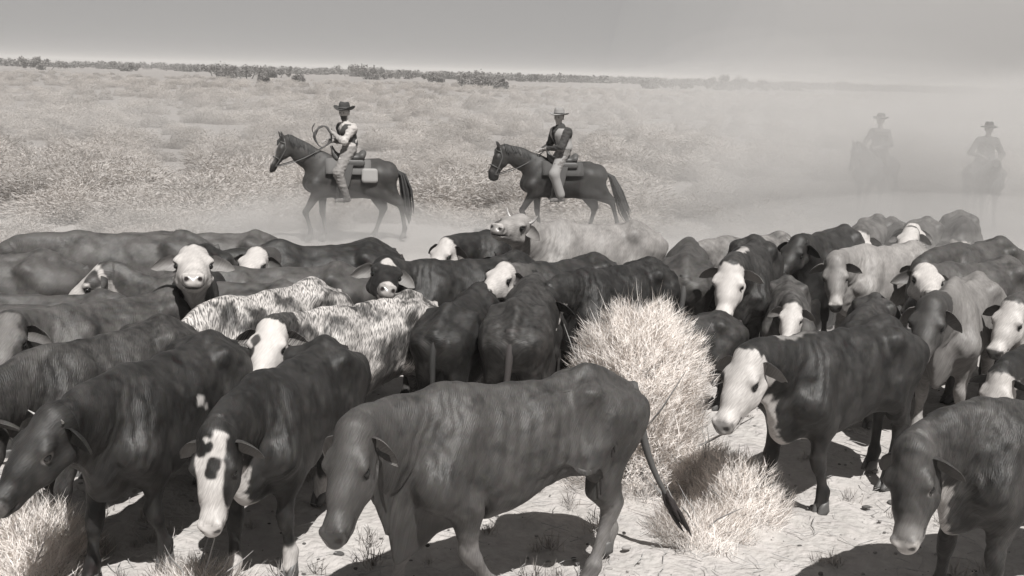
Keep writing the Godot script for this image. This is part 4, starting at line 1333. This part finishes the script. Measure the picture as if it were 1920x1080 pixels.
func build_riders() -> void:
	horse = horse_template()
	var a := Vector2(RIDER1)
	make_horse("dark bay horse with a white blaze walking left under the rider in the dark hat", a, 192, {"coat": 0.04, "blaze": 0.022, "bag": 0.24, "blanket": 0.10, "reins": Vector3(0.30, 1.70, 0.02), "size": 1.09,
		"pose": {"neck1": Vector3(0, 6, -5), "neck2": Vector3(0, 6, -5), "head": Vector3(0, 8, -2), "fore_l": Vector3(0, 0, 24), "fore_l_knee": Vector3(0, 0, -38), "fore_r": Vector3(0, 0, -6), "hind_l": Vector3(0, 0, -17), "hind_r": Vector3(0, 0, 12)}})
	make_rider("bearded rider in a dark hat, dark vest and light shirt holding a coiled rope", a, 192, {"shirt": 0.36, "vest": 0.04, "trousers": 0.17, "boots": 0.10, "hat": "felt_dark", "beard": true, "bare_arm": true, "lean": Vector3(0.05, -0.03, -0.02), "face": 62.0, "twist": 30.0, "curl": 0.75, "size": 1.09,
		"arm_l": [Vector3(0.10, 1.74, -0.30), Vector3(0.27, 1.86, -0.10), Vector3(0.5, 0.4, 0.9), Vector3(-0.8, 0.1, -0.1), 0.9], "arm_r": [Vector3(0.12, 1.72, 0.30), Vector3(0.33, 1.72, 0.12), Vector3(0.9, 0.1, -0.5), Vector3(-0.2, -0.8, 0.1), 0.9]})
	# the coil in his hand
	var rope := []
	for k in 120:
		var s := k / 119.0
		var ang := s * TAU * 4.2
		var rr := 0.17 + 0.012 * sin(k * 0.9)
		rope.append(Vector3(0.42 + cos(ang) * rr * 0.8 + 0.03 * s, 1.80 + sin(ang) * rr, 0.0 + 0.05 * sin(ang * 0.5) + s * 0.07 - 0.03))
	for k in 20:
		var s := k / 19.0
		rope.append(Vector3(0.56 + 0.05 * sin(s * 3.0), 1.80 + 0.22 * s, 0.04 + 0.10 * sin(s * 5.0)))
	var rp := tube(rope, rope.map(func(_x): return 0.009), 5)
	var rn := mesh_node("rope", array_mesh(rp.v, rp.i), self, std(0.9, 0.09))
	tag(rn, "coiled rope held in front of the bearded rider's chest", "rope")
	rn.scale = Vector3.ONE * 1.09
	rn.position = Vector3(a.x, -0.01, a.y)
	rn.rotation_degrees.y = 192
	var b := Vector2(RIDER2)
	make_horse("dark horse stepping left behind the tan horned cow, under the light hat", b, 186, {"coat": 0.028, "reins": Vector3(0.36, 1.60, 0.0), "tail_fly": 0.24, "size": 1.07, "blanket": 0.05,
		"pose": {"neck1": Vector3(0, 4, -12), "neck2": Vector3(0, 4, -12), "head": Vector3(0, 0, 10), "fore_l": Vector3(0, 0, 24), "fore_l_knee": Vector3(0, 0, -50), "fore_r": Vector3(0, 0, -8), "hind_l": Vector3(0, 0, -24), "hind_r": Vector3(0, 0, 6)}})
	make_rider("rider in a light hat, dark jacket and pale chaps leaning forward in the saddle", b, 186, {"shirt": 0.03, "vest": 0.26, "trousers": 0.12, "chaps": 0.2, "boots": 0.10, "bulk": 1.2, "scarf": 0.03, "hat": "felt_light", "face": 58.0, "twist": 30.0, "curl": 0.3, "size": 1.07, "lean": Vector3(0.06, -0.01, 0.02),
		"arm_l": [Vector3(0.08, 1.70, -0.32), Vector3(0.34, 1.66, -0.10), Vector3(1.0, -0.2, 0.3), Vector3(0, -0.8, -0.2), 0.9], "arm_r": [Vector3(0.22, 1.68, 0.28), Vector3(0.42, 1.62, 0.08), Vector3(1.0, -0.2, -0.2), Vector3(0, -0.8, 0.1), 0.9]})
	var c := Vector2(RIDER3)
	make_horse("left one of the two horses that are dim in the dust", c, 226, {"coat": 0.05, "far": true, "size": 1.04, "pose": {"neck1": Vector3(0, 0, -8), "neck2": Vector3(0, 0, -8), "fore_l": Vector3(0, 0, 14), "hind_r": Vector3(0, 0, 10), "hind_l": Vector3(0, 0, -10)}})
	make_rider("faint rider in a hat almost lost in the dust", c, 226, {"shirt": 0.08, "trousers": 0.1, "boots": 0.05, "hat": "felt_dark", "face": 0.0, "cell": 0.02, "size": 1.04, "arm_l": [Vector3(0.06, 1.70, -0.32), Vector3(0.30, 1.64, -0.12), Vector3(1, 0, 0.3), Vector3(0, -1, 0), 0.8], "arm_r": [Vector3(0.06, 1.70, 0.32), Vector3(0.30, 1.64, 0.12), Vector3(1, 0, -0.3), Vector3(0, -1, 0), 0.8]})
	var d := Vector2(RIDER4)
	make_horse("horse dim in the dust at the right, under the broad rider", d, 266, {"coat": 0.05, "far": true, "size": 1.0, "pose": {"neck1": Vector3(0, -10, -22), "neck2": Vector3(0, -10, -20), "head": Vector3(0, -10, -10), "fore_l": Vector3(0, 0, 10), "hind_r": Vector3(0, 0, 10)}})
	make_rider("broad rider with a black hat and dark jacket riding through dust at the right", d, 266, {"shirt": 0.05, "trousers": 0.08, "boots": 0.05, "bulk": 1.2, "hat": "felt_dark", "face": 20.0, "curl": 0.2, "cell": 0.02, "size": 1.0, "arm_l": [Vector3(-0.02, 1.68, -0.38), Vector3(0.16, 1.52, -0.26), Vector3(1, -0.3, 0.1), Vector3(0, -1, 0), 0.8], "arm_r": [Vector3(0.02, 1.70, 0.36), Vector3(0.26, 1.62, 0.16), Vector3(1, 0, -0.4), Vector3(0, -1, 0), 0.8]})

# ------------------------------------------------------------------ ground
func build_ground() -> void:
	var span := func(near: float, step: float, far: float) -> Array:
		var a := []
		var v := near
		var s := step
		while v < far:
			s *= 1.22
			v += s
			a.append(v)
		return a
	var xs := PackedFloat32Array()
	var more: Array = span.call(11.0, 0.09, 3500.0)
	more.reverse()
	for v in more:
		xs.append(-v)
	for k in 245:
		xs.append(-11.0 + k * 22.0 / 244)
	more.reverse()
	for v in more:
		xs.append(v)
	var zs := PackedFloat32Array()
	for v in [40.0, 20.0, 8.0, 2.0, -1.0, -2.5, -3.5]:
		zs.append(v)
	for k in 150:
		zs.append(-4.0 - k * 0.09)
	for v in span.call(17.5, 0.1, 4500.0):
		zs.append(-v)
	var v := PackedVector3Array()
	var idx := PackedInt32Array()
	var uv := PackedVector2Array()
	var col := PackedColorArray()
	for z in zs:
		for x in xs:
			var near := sstep(60.0, 15.0, absf(x) + absf(z + 8.0))
			var hoofed := fine.get_noise_2d(x * 2.3, z * 2.3) * 0.034 + fine.get_noise_2d(x * 5.0 + 40, z * 5.0) * 0.018
			var y := (noise.get_noise_2d(x * 0.35, z * 0.35) * 0.04 + hoofed) * near
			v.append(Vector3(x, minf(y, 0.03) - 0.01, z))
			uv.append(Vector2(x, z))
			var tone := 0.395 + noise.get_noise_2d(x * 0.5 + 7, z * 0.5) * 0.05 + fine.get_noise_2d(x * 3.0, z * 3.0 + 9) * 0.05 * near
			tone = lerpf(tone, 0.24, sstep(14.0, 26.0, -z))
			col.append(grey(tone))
	var nx := xs.size()
	for j in zs.size() - 1:
		for i in nx - 1:
			var a := j * nx + i
			idx.append_array(PackedInt32Array([a, a + nx, a + 1, a + 1, a + nx, a + nx + 1]))
	var part := {"v": v, "i": idx}
	var n := normals_of(v, idx)
	if n[n.size() / 2].y < 0:
		idx.reverse()
		n = normals_of(v, idx)
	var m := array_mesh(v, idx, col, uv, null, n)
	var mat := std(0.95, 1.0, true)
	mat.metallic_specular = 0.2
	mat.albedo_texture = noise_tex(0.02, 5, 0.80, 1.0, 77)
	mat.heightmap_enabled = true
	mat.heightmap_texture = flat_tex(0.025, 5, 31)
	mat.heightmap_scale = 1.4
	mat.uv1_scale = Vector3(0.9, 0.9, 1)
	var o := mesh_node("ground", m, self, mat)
	o.set_meta("kind", "structure")
	# clods, dung and stones kicked up by the hooves
	var lump := SphereMesh.new()
	lump.radius = 0.5
	lump.height = 0.8
	lump.radial_segments = 7
	lump.rings = 4
	var mm := MultiMesh.new()
	mm.transform_format = MultiMesh.TRANSFORM_3D
	mm.use_colors = true
	mm.mesh = lump
	mm.instance_count = 2600
	for k in 2600:
		var z := -4.6 - pow(rng.randf(), 1.6) * 11.0
		var x := rng.randf_range(-0.55, 0.55) * (absf(z) + 1.0)
		var s := 0.008 + pow(rng.randf(), 4.0) * 0.05
		mm.set_instance_transform(k, Transform3D(Basis.from_euler(Vector3(rng.randf(), rng.randf() * TAU, rng.randf())).scaled(Vector3(s * rng.randf_range(0.8, 1.6), s * 0.7, s)), Vector3(x, 0.0, z)))
		mm.set_instance_color(k, grey(rng.randf_range(0.04, 0.28)))
	var mi := MultiMeshInstance3D.new()
	mi.name = "clods"
	mi.multimesh = mm
	mi.material_override = std(0.95, 1.0, true)
	mi.set_meta("kind", "stuff")
	tag(mi, "clods and stones strewn over the trampled ground", "clods")
	add_child(mi)

# ------------------------------------------------------------------ dry brush
# thin upright twigs: one blade is a bent strip, two segments long
func blade(v: PackedVector3Array, nor: PackedVector3Array, col: PackedColorArray, idx: PackedInt32Array, a: Vector3, d: Vector3, len: float, w: float, bend: Vector3, c: Color, out: Vector3) -> void:
	var s := d.cross(Vector3(0.37, 0.2, 0.9)).normalized().rotated(d.normalized(), a.x * 91.0 + a.z * 57.0) * w
	if s.cross(d).dot(out) < 0.0:
		s = -s
	var m := a + d * len * 0.5 + bend * len * 0.12
	var e := a + d * len + bend * len * 0.5
	var k := v.size()
	v.append_array(PackedVector3Array([a - s, a + s, m - s * 0.75, m + s * 0.75, e]))
	col.append_array(PackedColorArray([c, c, c, c, c]))
	nor.append_array(PackedVector3Array([out, out, out, out, out]))
	idx.append_array(PackedInt32Array([k, k + 2, k + 1, k + 1, k + 2, k + 3, k + 2, k + 4, k + 3]))

func brush_mesh(count: int, height: float, radius: float, len: Vector2, width: float, tone: Vector2, sd: int, shell := 0.55, up := 0.8, lift := 0.0) -> ArrayMesh:
	var r := RandomNumberGenerator.new()
	r.seed = sd
	var v := PackedVector3Array()
	var nor := PackedVector3Array()
	var col := PackedColorArray()
	var idx := PackedInt32Array()
	for k in count:
		var th := r.randf() * TAU
		var ph := acos(1.0 - r.randf() * 1.02)
		if lift > 0.0:
			ph = acos(r.randf_range(-1.0, 1.0))
		var dir := Vector3(sin(ph) * cos(th), cos(ph) if lift > 0.0 else maxf(cos(ph), 0.0), sin(ph) * sin(th))
		var lumpy := 1.0 + (0.30 if lift == 0.0 else 0.24) * fine.get_noise_3d(dir.x * 2.4 + sd, dir.y * 2.4, dir.z * 2.4)
		if fine.get_noise_3d(dir.x * 3.1 + sd * 2.0, dir.y * 3.1, dir.z * 3.1) < -0.16 and r.randf() < 0.8:
			continue
		var rad := pow(r.randf(), shell) * lumpy * 0.93
		var p := Vector3(dir.x * radius, dir.y * height, dir.z * radius) * rad + Vector3(0, lift, 0)
		var out := Vector3(dir.x, 0.0, dir.z) * (1.0 - up) + Vector3.UP * up + Vector3(r.randfn(0, 0.22), r.randfn(0, 0.12), r.randfn(0, 0.22))
		var l := r.randf_range(len.x, len.y)
		var c := grey(r.randf_range(tone.x, tone.y) * (1.0 + 0.2 * fine.get_noise_3d(p.x * 6.0, p.y * 6.0, p.z * 6.0 + sd)))
		blade(v, nor, col, idx, p - out.normalized() * l * 0.35, out.normalized(), l, width * r.randf_range(0.7, 1.3), Vector3(r.randfn(0, 0.3), r.randfn(0, 0.1), r.randfn(0, 0.3)), c, (dir + Vector3(r.randfn(0, 0.35), 0.5 + r.randfn(0, 0.3), r.randfn(0, 0.35))).normalized())
	var m := array_mesh(v, idx, col, null, null, nor)
	m.surface_set_material(0, mats.plant)
	return m

func stuff_copies(called: String, label: String, m: Mesh, places: Array, category: String) -> void:
	var mm := MultiMesh.new()
	mm.transform_format = MultiMesh.TRANSFORM_3D
	mm.mesh = m
	mm.instance_count = places.size()
	for k in places.size():
		mm.set_instance_transform(k, places[k])
	var o := MultiMeshInstance3D.new()
	o.name = numbered(called)
	o.multimesh = mm
	o.set_meta("kind", "stuff")
	tag(o, label, category)
	add_child(o)

func twig_shape(from: Vector3, sd: int, n: int, len: float, thick: float) -> Dictionary:
	var r := RandomNumberGenerator.new()
	r.seed = sd
	var all := {"v": PackedVector3Array(), "i": PackedInt32Array()}
	for k in n:
		var d := Vector3(r.randfn(0, 0.6), r.randf_range(0.5, 1.2), r.randfn(0, 0.6)).normalized()
		var l := len * r.randf_range(0.6, 1.1)
		var p := from
		var path := [p]
		for j in 4:
			d = (d + Vector3(r.randfn(0, 0.2), 0.08, r.randfn(0, 0.2))).normalized()
			p += d * l * 0.25
			path.append(p)
		join(all, tube(path, [thick, thick * 0.85, thick * 0.65, thick * 0.45, thick * 0.15], 5))
	return all

func build_plants() -> void:
	var stem_mat := std(0.9, 0.22)
	# the tall pale bush in the middle of the herd: a crown of fine twigs on woody stems
	var b := thing("bush", "tall pale twiggy bush standing among the cattle right of the centre", "bush")
	b.position = Vector3(1.06, 0, -8.35)
	var cr := mesh_node("twigs", brush_mesh(64000, 0.70, 0.60, Vector2(0.04, 0.12), 0.0017, Vector2(0.74, 0.90), 3, 0.30, 0.45, 0.78), b)
	cr.set_meta("kind", "stuff")
	var sp := mesh_node("twigs", brush_mesh(1700, 0.70, 0.60, Vector2(0.14, 0.30), 0.0026, Vector2(0.6, 0.8), 5, 0.15, 0.75, 0.80), b)
	sp.set_meta("kind", "stuff")
	var sk := mesh_node("twigs", brush_mesh(24000, 0.66, 0.78, Vector2(0.04, 0.12), 0.0018, Vector2(0.72, 0.88), 8, 0.40, 0.4), b)
	sk.set_meta("kind", "stuff")
	for k in 9:
		var ts := twig_shape(Vector3(rng.randf_range(-0.1, 0.1), 0, rng.randf_range(-0.1, 0.1)), 60 + k, 1, 1.45, 0.016)
		mesh_node("stem", array_mesh(ts.v, ts.i), b, stem_mat)
	for q in [
		["low_bush", "low spiky dry bush at the foot of the tall pale bush", Vector3(1.40, 0, -7.2), 1500, 0.20, 0.42, 21],
		["low_bush", "ragged pale bush spreading from the right side of the tall pale bush", Vector3(1.55, 0, -8.1), 3200, 0.40, 0.42, 27],
		["low_bush", "dry bush in the lower left corner under the branded cow's muzzle", Vector3(-3.05, 0, -6.35), 4200, 0.45, 0.50, 22],
		["low_bush", "flattened dry bush behind the dropped head of the lean cow", Vector3(-1.9, 0, -6.0), 1800, 0.22, 0.40, 23],
		["low_bush", "dry bush in the shadow left of the white-faced cow's front legs", Vector3(1.75, 0, -7.6), 3200, 0.46, 0.42, 24]]:
		var t := thing(q[0], q[1], "bush")
		t.position = q[2]
		var tw := mesh_node("twigs", brush_mesh(q[3] * 3, q[4], q[5], Vector2(0.05, 0.16), 0.0018, Vector2(0.70, 0.88), q[6], 0.45, 0.55), t)
		tw.set_meta("kind", "stuff")
		for k in 6:
			var ts := twig_shape(Vector3.ZERO, 90 + k + q[6] * 7, 1, 0.55, 0.009)
			mesh_node("stem", array_mesh(ts.v, ts.i), t, stem_mat)
	# tufts between the hooves
	var tuft := brush_mesh(60, 0.10, 0.10, Vector2(0.05, 0.14), 0.0025, Vector2(0.28, 0.44), 31, 0.7, 0.7)
	var spots := []
	for k in 420:
		var z := -5.2 - pow(rng.randf(), 1.3) * 7.0
		var x := rng.randf_range(-0.52, 0.52) * absf(z)
		if noise.get_noise_2d(x * 0.8, z * 0.8) < -0.02 and k % 5:
			continue
		spots.append(Transform3D(Basis(Vector3.UP, rng.randf() * TAU).scaled(Vector3.ONE * rng.randf_range(0.5, 1.4)), Vector3(x, -0.01, z)))
	stuff_copies("dry_grass", "short dry grass tufts between the hooves", tuft, spots, "grass")
	var straw := []
	for k in 2600:
		var z := -5.0 - pow(rng.randf(), 1.4) * 9.0
		var x := rng.randf_range(-0.52, 0.52) * absf(z)
		straw.append(Transform3D(Basis.from_euler(Vector3(rng.randf_range(-0.2, 0.2), rng.randf() * TAU, rng.randf_range(-0.2, 0.2))).scaled(Vector3.ONE * rng.randf_range(0.5, 1.6)), Vector3(x, 0.012, z)))
	var sw := tube([Vector3(-0.07, 0, 0), Vector3(0, 0.006, 0.008), Vector3(0.06, 0, -0.004)], [0.0022, 0.0022, 0.0012], 4)
	var swm := array_mesh(sw.v, sw.i)
	swm.surface_set_material(0, std(0.9, 0.3))
	stuff_copies("straw", "trampled straw and twigs on the ground", swm, straw, "straw")
	# scrub over the plain: the nearest bushes one by one, the rest as one mass
	var kinds := []
	for k in 6:
		kinds.append(brush_mesh(5200, [0.55, 0.45, 0.68, 0.4, 0.62, 0.5][k], [0.65, 0.75, 0.6, 0.8, 0.85, 0.55][k], Vector2(0.03, 0.085), 0.0042, Vector2([0.33, 0.48, 0.43, 0.38, 0.50, 0.45][k], [0.44, 0.57, 0.52, 0.48, 0.58, 0.54][k]), 100 + k, 0.30, 0.2))
	var near := []
	var far := [[], [], []]
	var count := 0
	while count < 6500:
		var u := rng.randf()
		var z := -21.0 - 240.0 * pow(u, 1.55) if count % 6 else rng.randf_range(-21.0, -14.5)
		var x := rng.randf_range(-0.56, 0.56) * absf(z) + rng.randf_range(-2, 2)
		count += 1
		var free := true
		for r in [RIDER1, RIDER2, RIDER3, RIDER4]:
			if absf(x - r.x) < 2.6 and z > r.y - 1.2:
				free = false
		if not free or noise.get_noise_2d(x * 0.16, z * 0.16) < -0.10:
			continue
		if z > -24.0 and x > 0.5 and rng.randf() < 0.6:
			continue
		var s := rng.randf_range(0.7, 1.5) * (1.0 + 0.6 * noise.get_noise_2d(x * 0.1 + 50, z * 0.1))
		if z > -21.5:
			s *= 0.62
		var tr := Transform3D(Basis(Vector3.UP, rng.randf() * TAU).scaled(Vector3(s, s * rng.randf_range(0.75, 1.15), s)), Vector3(x, -0.03, z))
		near.append([z, tr, rng.randi() % 6])
	near.sort_custom(func(p, q): return p[0] > q[0])
	for k in near.size():
		var e: Array = near[k]
		if k < 285:
			var o := mesh_node("scrub_bush", kinds[e[2]], self)
			o.transform = e[1]
			tag(o, "pale dry scrub bush among many alike on the plain behind the herd", "scrub bush", "scrub bushes on the plain")
		else:
			far[k % 3].append(e[1])
	for k in 3:
		stuff_copies("scrub", ["pale scrub covering the plain as far as the trees", "grey scrub mixed into the plain", "dry scrub spread over the plain"][k], kinds[k * 2], far[k], "scrub")

func tree_crown(sd: int, w: float, h: float, n: int, leaf: float) -> ArrayMesh:
	var r := RandomNumberGenerator.new()
	r.seed = sd
	var v := PackedVector3Array()
	var idx := PackedInt32Array()
	var col := PackedColorArray()
	var lobes := []
	for k in 13:
		lobes.append([Vector3(r.randf_range(-0.42, 0.42) * w, h * r.randf_range(0.12, 0.72), r.randf_range(-0.36, 0.36) * w), r.randf_range(0.14, 0.27) * minf(w, h * 1.4)])
	for k in n:
		var lb: Array = lobes[k % 13]
		var d := Vector3(r.randfn(), r.randfn() * 0.8, r.randfn()).normalized() * pow(r.randf(), 0.45)
		var p: Vector3 = lb[0] + d * lb[1]
		var a := Vector3(r.randfn(), r.randfn(), r.randfn()).normalized() * leaf
		var b := Vector3(r.randfn(), r.randfn(), r.randfn()).normalized() * leaf
		var i := v.size()
		v.append_array(PackedVector3Array([p - a, p + b, p + a, p - b]))
		var c := grey(r.randf_range(0.09, 0.17))
		col.append_array(PackedColorArray([c, c, c, c]))
		idx.append_array(PackedInt32Array([i, i + 1, i + 2, i, i + 2, i + 3]))
	return array_mesh(v, idx, col)

func build_far() -> void:
	# trees and tall bushes along the skyline: x over distance, distance, width, height
	var list := [[-0.435, 330, 16, 5.0, "broad dark thicket of trees at the far left of the skyline"], [-0.36, 360, 12, 4.0, "low dark tree beside the broad thicket on the skyline"], [-0.30, 420, 10, 3.6, "small dim tree left of the gap in the skyline"],
		[-0.255, 300, 6, 2.8, "small dark bush tree above the left edge of the left rider's horse"], [-0.235, 210, 2.2, 1.6, "single small shrub tree standing out in front of the skyline"], [-0.277, 250, 8, 5.0, "pointed dark tree, tallest of the left half of the skyline"],
		[-0.250, 260, 11, 4.4, "round dark tree right beside the pointed tree"], [-0.222, 300, 9, 4.2, "rounded tree left of the dark-hatted rider"], [-0.20, 220, 3, 2.4, "small tree in front of the skyline left of the dark hat"],
		[-0.155, 420, 14, 6.0, "dim tree just left above the dark hat"], [-0.135, 330, 12, 6.2, "dark tree directly above the dark-hatted rider"], [-0.105, 380, 12, 4.6, "low wide tree right of the dark-hatted rider"], [-0.075, 300, 8, 3.6, "dark bush tree midway between the two clear riders"],
		[-0.036, 240, 10, 4.8, "big round dark tree left of the light-hatted rider"], [-0.022, 215, 6, 2.8, "lower dark bush tree touching the big round tree"], [0.012, 420, 13, 4.5, "dim tree above the second horse's head"], [0.05, 460, 14, 4.6, "dim low tree above the light hat"],
		[0.118, 300, 7, 3.2, "faint tree right of the light-hatted rider"], [0.145, 330, 13, 4.6, "faint tree at the start of the dusty right half"], [0.185, 320, 9, 6.0, "faint tall tree in the dusty right half of the skyline"], [0.215, 340, 14, 5.4, "faint wide tree in the middle of the dusty skyline"], [0.245, 360, 12, 4.6, "very faint tree left of the faint rider"], [0.31, 420, 14, 5.0, "barely visible tree above the faint rider"]]
	var leaf := std(0.85, 1.0, true)
	leaf.backlight_enabled = true
	leaf.backlight = Color(0.2, 0.2, 0.2)
	var bark := std(0.9, 0.12)
	var n := 0
	for e in list:
		n += 1
		var t := thing("tree", e[4], "tree", "trees along the skyline")
		t.position = Vector3(e[0] * e[1], 0, -e[1])
		mesh_node("crown", tree_crown(200 + n, e[2], e[3] * 0.8, 1300, 0.30 if e[1] > 280 else 0.2), t, leaf)
		for k in 3:
			var x: float = (k - 1) * e[2] * 0.22
			var tk := tube([Vector3(x * 0.5, -0.2, 0), Vector3(x * 0.8, e[3] * 0.25, 0.1), Vector3(x, e[3] * 0.62, 0)], [0.16, 0.12, 0.05], 6)
			mesh_node("trunk", array_mesh(tk.v, tk.i), t, bark)
	# the continuous dark line of scrub far behind them
	var clump := tree_crown(77, 14.0, 3.0, 500, 0.4)
	clump.surface_set_material(0, leaf)
	var far := []
	for k in 700:
		var d := rng.randf_range(430.0, 800.0)
		var x := rng.randf_range(-0.60, 0.60) * d
		var s := rng.randf_range(0.5, 1.2)
		if x / d < -0.2 and rng.randf() < 0.55:
			s *= 0.55
		far.append(Transform3D(Basis(Vector3.UP, rng.randf() * TAU).scaled(Vector3(s * 1.3, s, s * 1.3)), Vector3(x, -0.4, -d)))
	stuff_copies("distant_woods", "dark belt of distant woods along the horizon", clump, far, "woods")

func build_dust() -> void:
	var r := RandomNumberGenerator.new()
	r.seed = 99
	var banks := [
		[Vector3(-3.1, 0.0, -19.0), Vector3(6.5, 1.7, 2.6), 0.10],
		[Vector3(1.2, 0.0, -20.2), Vector3(6.0, 1.8, 2.6), 0.10],
		[Vector3(-6.5, 0.0, -17.0), Vector3(11.0, 2.0, 4.0), 0.06],
		[Vector3(11.4, 0.0, -23.2), Vector3(6.5, 2.8, 2.6), 0.07],
[Vector3(6.4, 0.0, -15.0), Vector3(11.0, 3.4, 7.0), 0.12],
		[Vector3(66.0, 0.0, -90.0), Vector3(90.0, 80.0, 98.0), 0.004]]
	for k in 7:
		banks.append([Vector3(r.randf_range(40.0, 76.0), 0.0, r.randf_range(-105.0, -75.0)), Vector3(r.randf_range(60.0, 96.0), r.randf_range(50.0, 80.0), r.randf_range(60.0, 90.0)), 0.0022])
	for k in 12:
		banks.append([Vector3(7.9 + r.randfn(0, 1.6), r.randf_range(0.0, 1.2), r.randf_range(-24.5, -20.0)), Vector3(r.randf_range(4.5, 8.5), r.randf_range(4.4, 6.6), r.randf_range(4.0, 7.0)), r.randf_range(0.040, 0.062)])
	for k in 6:
		banks.append([Vector3(12.4 + r.randfn(0, 1.5), r.randf_range(-0.4, 0.2), r.randf_range(-26.0, -22.0)), Vector3(r.randf_range(6.0, 9.0), r.randf_range(2.4, 4.0), r.randf_range(3.0, 5.0)), r.randf_range(0.018, 0.034)])
	for k in 8:
		banks.append([Vector3(r.randf_range(-26.0, 6.0), r.randf_range(-0.5, 0.8), r.randf_range(-55.0, -26.0)), Vector3(r.randf_range(14.0, 26.0), r.randf_range(2.4, 5.0), r.randf_range(10.0, 20.0)), r.randf_range(0.004, 0.009)])
	for k in 12:
		banks.append([Vector3(r.randf_range(1.5, 10.0), r.randf_range(-0.3, 0.4), r.randf_range(-19.0, -13.0)), Vector3(r.randf_range(4.0, 8.0), r.randf_range(1.5, 3.0), r.randf_range(3.0, 5.0)), r.randf_range(0.04, 0.08)])
	for k in 16:
		banks.append([Vector3(r.randf_range(8.0, 40.0), r.randf_range(-1.0, 1.5), r.randf_range(-75.0, -30.0)), Vector3(r.randf_range(16.0, 34.0), r.randf_range(4.0, 11.0), r.randf_range(14.0, 30.0)), r.randf_range(0.006, 0.014)])
	for k in 12:
		banks.append([Vector3(r.randf_range(-10.0, 2.0), r.randf_range(-0.1, 0.3), r.randf_range(-20.5, -15.0)), Vector3(r.randf_range(4.0, 9.0), r.randf_range(0.9, 2.2), r.randf_range(2.5, 5.0)), r.randf_range(0.04, 0.085)])
	for d in banks:
		var f := FogVolume.new()
		f.name = numbered("dust_cloud")
		f.shape = RenderingServer.FOG_VOLUME_SHAPE_ELLIPSOID
		f.position = d[0]
		f.size = d[1]
		var m := FogMaterial.new()
		m.density = d[2]
		m.albedo = grey(0.93).linear_to_srgb()
		f.material = m
		f.set_meta("kind", "stuff")
		add_child(f)
